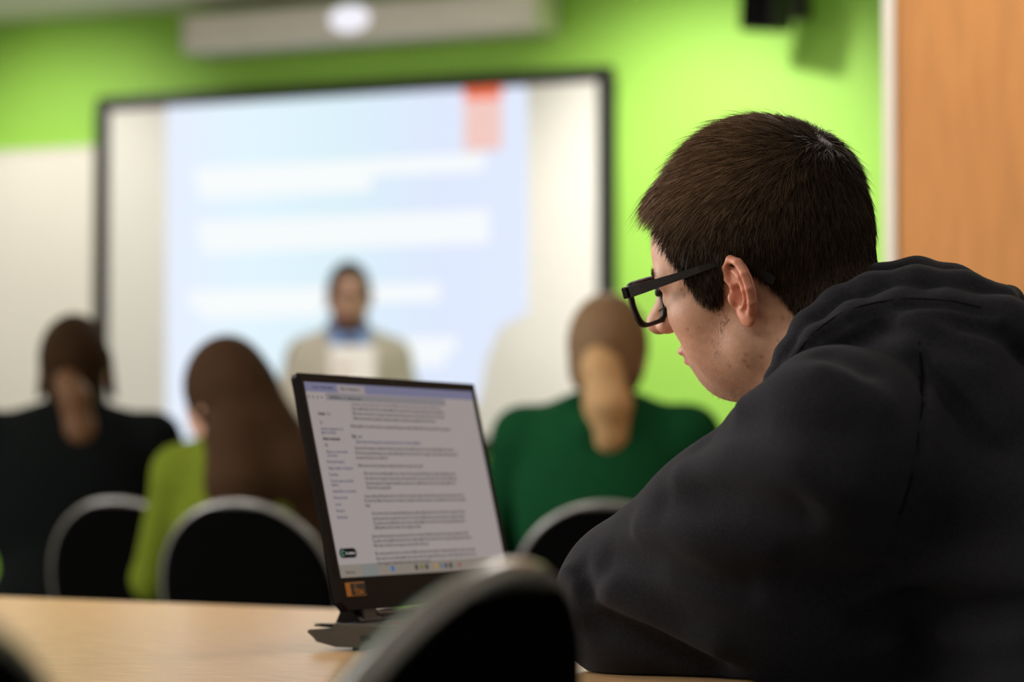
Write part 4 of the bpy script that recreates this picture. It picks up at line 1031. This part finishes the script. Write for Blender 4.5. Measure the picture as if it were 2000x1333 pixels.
# ------------------------------------------------------------------ glasses
MG = mat('black_glasses_acetate', (.005, .0035, .0035), .45, spec=.25, noise=.1, nscale=80)
gl = thing('eyeglasses', 'black rectangular framed glasses worn by the person at the laptop', 'glasses', h2w(0, .10, .01))
def G(x, y, z): return h2w(x, y, z)
FY = .107
def lens_outline(s, grow=0.):
    pts = []
    hx, hz = .0255+grow, .0172+grow
    for k in range(40):
        a_ = 2*math.pi*k/40; ca, sa = math.cos(a_), math.sin(a_); e = .38
        x = hx*math.copysign(abs(ca)**e, ca); z = hz*math.copysign(abs(sa)**(e if sa > 0 else .62), sa)
        if sa < 0: x *= 1-.14*(-z/hz)
        pts.append((s*(.0355+x), FY-.0035-.10*((.0355+x)**2)*12*.12-.07*(-z if False else 0), .0125+z))
    return pts
for s in (1, -1):
    ol = lens_outline(s); ol2 = ol+[ol[0], ol[1]]
    path = [G(*q_) for q_ in ol]+[G(*ol[0])]
    V = []; F = []; nn_ = len(ol)
    inn, out = lens_outline(s, 0), lens_outline(s, .0036)
    for (i_, o_) in zip(inn, out):
        top_ = 1.25 if i_[2] > .022 else 1
        oz = A(i_)+(A(o_)-A(i_))*top_
        V += [G(i_[0], i_[1]-.0022, i_[2]), G(oz[0], oz[1]-.0022, oz[2]), G(oz[0], oz[1]+.0022, oz[2]), G(i_[0], i_[1]+.0022, i_[2])]
    for k in range(nn_):
        k2 = (k+1) % nn_
        for j in range(4): F.append((k*4+j, k*4+(j+1) % 4, k2*4+(j+1) % 4, k2*4+j))
    MB().add(V, F).build('rim', MG, gl, True)
    lm = bpy.data.materials.get('lens_glass')
    if lm is None:
        lm = bpy.data.materials.new('lens_glass'); lm.use_nodes = True; n = lm.node_tree.nodes; l = lm.node_tree.links; n.remove(n['Principled BSDF'])
        tr = n.new('ShaderNodeBsdfTransparent'); tr.inputs[0].default_value = (.96, .97, .96, 1); gs = n.new('ShaderNodeBsdfGlossy'); gs.inputs['Roughness'].default_value = .02
        lw = n.new('ShaderNodeLayerWeight'); lw.inputs[0].default_value = .5; pw = n.new('ShaderNodeMath'); pw.operation = 'POWER'; l.new(lw.outputs['Facing'], pw.inputs[0]); pw.inputs[1].default_value = 5; fr = n.new('ShaderNodeMath'); fr.operation = 'MULTIPLY_ADD'; l.new(pw.outputs[0], fr.inputs[0]); fr.inputs[1].default_value = .6; fr.inputs[2].default_value = .02; mx = n.new('ShaderNodeMixShader'); l.new(fr.outputs[0], mx.inputs[0]); l.new(tr.outputs[0], mx.inputs[1]); l.new(gs.outputs[0], mx.inputs[2]); l.new(mx.outputs[0], n['Material Output'].inputs[0])
    V = [G(a_, b_-.0006, c_) for a_, b_, c_ in inn]+[G(a_, b_+.0006, c_) for a_, b_, c_ in inn]
    F = [tuple(range(nn_))[::-1], tuple(range(nn_, 2*nn_))]
    MB().add(V, F).build('lens', lm, gl)
    # temple arm: flat bar, curving down behind the ear
    tp = [(s*.0660, FY-.006, .0260), (s*.0705, FY-.010, .0262), (s*.0725, FY-.022, .0268), (s*.0765, .050, .0290), (s*.0795, .020, .0312), (s*.0795, .004, .0325), (s*.0775, -.008, .0310), (s*.0755, -.022, .0240), (s*.0745, -.036, .0135), (s*.0740, -.044, .0065)]
    hts = [.0048, .0050, .0046, .0036, .0028, .0024, .0026, .0034, .0042, .0036]
    V = []; F = []
    for i, q_ in enumerate(tp):
        a_ = A(tp[min(i+1, len(tp)-1)])-A(tp[max(i-1, 0)]); a_ = unit(a_); ux = A([1., 0, 0]); up_ = unit(np.cross(ux, a_)); up_ = up_ if up_[2] > 0 or abs(up_[1]) > .9 else -up_
        w2_ = .0016
        for e, f_ in ((-1, -1), (1, -1), (1, 1), (-1, 1)): V.append(G(*(A(q_)+A([e*w2_, 0, 0])+up_*f_*hts[i])))
    for i in range(len(tp)-1):
        for j in range(4): F.append((i*4+j, i*4+(j+1) % 4, i*4+4+(j+1) % 4, i*4+4+j))
    F += [(0, 1, 2, 3), tuple((len(tp)-1)*4+k for k in (3, 2, 1, 0))]
    MB().add(V, F).build('temple', MG, gl)
    MB().box(G(s*.0655, FY-.004, .0262), (.011, .006, .0100), [HL_, HF_, HU_], .001).build('hinge_block', MG, gl)
br = [(.0105, FY-.001, .0165), (.005, FY+.002, .0195), (-.005, FY+.002, .0195), (-.0105, FY-.001, .0165)]
MB().tube([G(*q_) for q_ in br], .0026, 8).build('bridge', MG, gl, True)
# ------------------------------------------------------------------ hoodie
def hoodbase(P, g=.016):
    a_, b_ = arms_all(P, g+.002)
    d = su(trunk(P, g), a_, .035); d = su(d, b_, .03)
    d = su(d, ell(P, (SHL+ELL)/2+A([.045, -.0, -.045]), (.075, .06, .07)), .05)
    d = su(d, ell(P, pos(1370, 1235, 2.35), (.105, .07, .045)), .03); d = su(d, ell(P, pos(1590, 1200, 2.33), (.10, .10, .085)), .05)      # slack cloth under the upper arm
    return d
FB = lambda P: hoodbase(P)
def ridge_px(pts, amp, wid):
    out = []
    for x, y in pts:
        h_ = hit(FB, x, y)
        if h_ is not None: out.append(h_)
    return (out, amp, wid) if len(out) > 1 else None
RID = [
 ([(1200, 1165), (1270, 1200), (1340, 1238), (1400, 1262)], .010, .014), ([(1190, 1215), (1290, 1250), (1380, 1290)], -.010, .016),
 ([(1105, 1120), (1125, 1150), (1130, 1200)], .005, .008), ([(1135, 1110), (1150, 1160)], -.004, .008),
 ([(1440, 700), (1600, 668), (1700, 680)], .004, .010), ([(1470, 745), (1620, 690), (1690, 720)], -.005, .013), ([(1450, 790), (1600, 730), (1720, 790)], .004, .013),
 ([(1380, 850), (1500, 830), (1650, 850)], -.004, .016), ([(1330, 930), (1420, 900), (1560, 920), (1640, 960)], .004, .016), ([(1300, 985), (1450, 985), (1560, 1010)], -.005, .018),
 ([(1250, 1030), (1400, 1040), (1500, 1080)], .004, .014), ([(1190, 1090), (1300, 1100), (1450, 1150)], -.005, .014),
 ([(1700, 1160), (1850, 1120), (2000, 1130)], .006, .016), ([(1690, 1215), (1850, 1180), (2000, 1195)], -.006, .016), ([(1720, 1040), (1850, 1050), (1990, 1020)], -.004, .02), ([(1730, 1260), (1880, 1250), (1990, 1240)], .005, .016),
 ([(1795, 655), (1802, 740), (1798, 830), (1785, 920), (1762, 1010), (1735, 1080)], -.0035, .0042),
 ([(1812, 700), (1818, 800), (1800, 920)], .0022, .010)]
ridges = [r for r in (ridge_px(*r_) for r_ in RID) if r]
def disp(P, d):
    near = np.abs(d) < .04; out = np.zeros(len(P)); Pn = P[near]
    if len(Pn):
        s = np.zeros(len(Pn))
        for pts, a_, w_ in ridges: s += 1.5*a_*np.exp(-(seg_d(Pn, pts)/w_)**2)
        s += .0012*np.sin(Pn[:, 0]*38+Pn[:, 2]*55+np.sin(Pn[:, 1]*30)*1.5)
        out[near] = s
    return out
# hood: rolled edge round the neck and the bunched bag behind it
def hp(px, py, Y): return pos(px, py, Y)
edge = [hp(1520, 745, 2.262), hp(1545, 698, 2.262), hp(1585, 645, 2.265), hp(1640, 603, 2.268), hp(1705, 578, 2.262), hp(1790, 566, 2.25), hp(1880, 574, 2.24), hp(1950, 592, 2.235)]
edge_r = [.010, .013, .016, .0175, .0185, .019, .018, .015]
edge2 = [hp(1548, 722, 2.25), hp(1600, 668, 2.245), hp(1670, 632, 2.238), hp(1760, 617, 2.23), hp(1850, 626, 2.222), hp(1960, 640, 2.215), hp(2060, 690, 2.21)]
edge2_r = [.010, .013, .017, .021, .024, .024, .022]
edge3 = [hp(1700, 690, 2.235), hp(1800, 690, 2.212), hp(1880, 740, 2.205), hp(1960, 830, 2.20), hp(2040, 930, 2.20)]
edge3_r = [.014, .030, .038, .040, .035]
farside = [hp(1660, 600, 2.36), hp(1720, 563, 2.35), hp(1790, 552, 2.345), hp(1860, 562, 2.35), hp(1945, 590, 2.36)]
far_r = [.018, .019, .020, .018, .016]
back = [hp(1955, 588, 2.24), hp(1968, 590, 2.29), hp(1950, 592, 2.36)]
top2 = [hp(1900, 580, 2.31), hp(1955, 590, 2.30)]
def hoodf(P):
    d = chain(P, edge, edge_r, .008)
    d = np.minimum(d, su(chain(P, edge2, edge2_r, .01), chain(P, edge3, edge3_r, .02), .012))
    d = su(d, chain(P, farside, far_r, .012), .006)
    d = su(d, chain(P, back, [.0125, .012, .0125], .01), .006)
    d = su(d, chain(P, [hp(1830, 700, 2.30), hp(1960, 780, 2.30), hp(2060, 900, 2.30)], [.050, .052, .052], .03), .02)
    d = su(d, chain(P, [hp(1700, 655, 2.30), hp(1820, 655, 2.30)], [.038, .055], .02), .015)
    # front of the collar closing at the throat on both sides
    d = su(d, chain(P, [edge[0], hp(1545, 800, 2.30), hp(1600, 800, 2.42), hp(1625, 700, 2.46), farside[0]], [.012, .016, .016, .016, .018], .01), .006)
    return d
HR = [([(1560, 690), (1640, 637), (1730, 600), (1850, 602), (1940, 618)], -.0035, .0035), ([(1600, 640), (1700, 596), (1800, 585), (1900, 592)], .0012, .004), ([(1720, 640), (1800, 655), (1900, 690)], -.006, .008), ([(1760, 625), (1850, 612), (1950, 625)], .003, .006),
      ([(1830, 720), (1900, 790), (1985, 900)], .004, .008), ([(1800, 700), (1880, 790), (1960, 900)], -.004, .006), ([(1880, 640), (1960, 660), (1999, 700)], -.004, .007)]
hr = []
for pts, a_, w_ in HR:
    o_ = [h_ for h_ in (hit(hoodf, x, y) for x, y in pts) if h_ is not None]
    if len(o_) > 1: hr.append((o_, a_, w_))
def hood_d(P):
    d = hoodf(P); near = np.abs(d) < .03; Pn = P[near]
    if len(Pn):
        s = np.zeros(len(Pn))
        for pts, a_, w_ in hr: s += a_*np.exp(-(seg_d(Pn, pts)/w_)**2)
        d = d.copy(); d[near] -= s
    return d
def hoodie(P):
    d = hoodbase(P); d = d-disp(P, d); d = su(d, hood_d(P), .007)
    Qn = w2h(P); d = ss(d, neck_f(Qn)-.0015, .004)
    d = np.maximum(d, .50-P[:, 2])
    # cuffs end at the wrists
    for e, w_ in ((ELL, WRL), (ELR, WRR)):
        ax_ = unit(w_-e); along = (P-w_)@ax_; nearw = np.linalg.norm(P-w_, axis=1) < .075; d = np.where(nearw, np.maximum(d, along+.004), d)
    return np.maximum(d, TZ+.0015-P[:, 2]+10*np.clip((P-corner)@-D1-(0), 0, 1)*1.0) if False else d
def table_cut(P, d):
    inside = ((P-corner)@D1 > -.0)
    return np.where(inside, np.maximum(d, TZ+.001-P[:, 2]), d)
MHD = mat('black_fleece', (.0180, .0180, .0235), .95, spec=.08, noise=.25, nscale=500, bump=.55, bscale=900, sheen=.03)
hd = organic('hoodie', lambda P: table_cut(P, hoodie(P)), A([-.15, 1.80, .46]), A([.98, 2.95, 1.16]), .0042, MHD, man, 2); hd['label'] = 'black fleece hoodie with the hood down'
organic('trousers', lambda P: np.maximum(np.maximum(su(legs_m(P, .008), ell(P, HIP, (.19, .17, .13), TRt), .03), P[:, 2]-.66), .09-P[:, 2]), A([-.1, 1.6, .0]), A([1.0, 3.0, .70]), .012, M['jeans'], man)
for a_ in (ANL, ANR): organic('shoe', lambda P, a_=a_: np.maximum(su(ell(P, a_+TF*.06-Z*.05, (.048, .14, .04), TR_), cone(P, a_-Z*.03, a_, .045, .045), .02), .003-P[:, 2]), a_-A([.28, .28, .12]), a_+A([.28, .28, .06]), .012, M['shoe'], man)
q = HIP+TF*.10; place_chair(HIP[0]+.0, HIP[1]+.0, TF, 'black chair under the person in the black hoodie')
def seam(pix, r_, lab):
    pts = []
    fld = lambda P: table_cut(P, hoodie(P))
    for (x0, y0), (x1, y1) in zip(pix[:-1], pix[1:]):
        n_ = max(2, int(math.hypot(x1-x0, y1-y0)/14))
        for k in range(n_):
            h_ = hit(fld, x0+(x1-x0)*k/n_, y0+(y1-y0)*k/n_)
            if h_ is not None: pts.append(h_)
    P = A(pts)
    for _ in range(2): P[1:-1] = P[:-2]*.25+P[1:-1]*.5+P[2:]*.25
    MB().tube(list(P), r_, 6).build('seam', MSEAM, man, True)['label'] = lab
MSEAM = mat('seam_thread', (.003, .003, .004), .9, spec=.1, noise=.2, nscale=90)
seam([(1795, 668), (1801, 730), (1799, 800), (1792, 860), (1783, 920), (1768, 975), (1752, 1020)], .0011, 'dark sleeve seam over the shoulder')
seam([(1556, 690), (1590, 648), (1640, 612), (1700, 592), (1780, 582), (1860, 588), (1930, 604)], .0005, 'stitching along the hood edge')
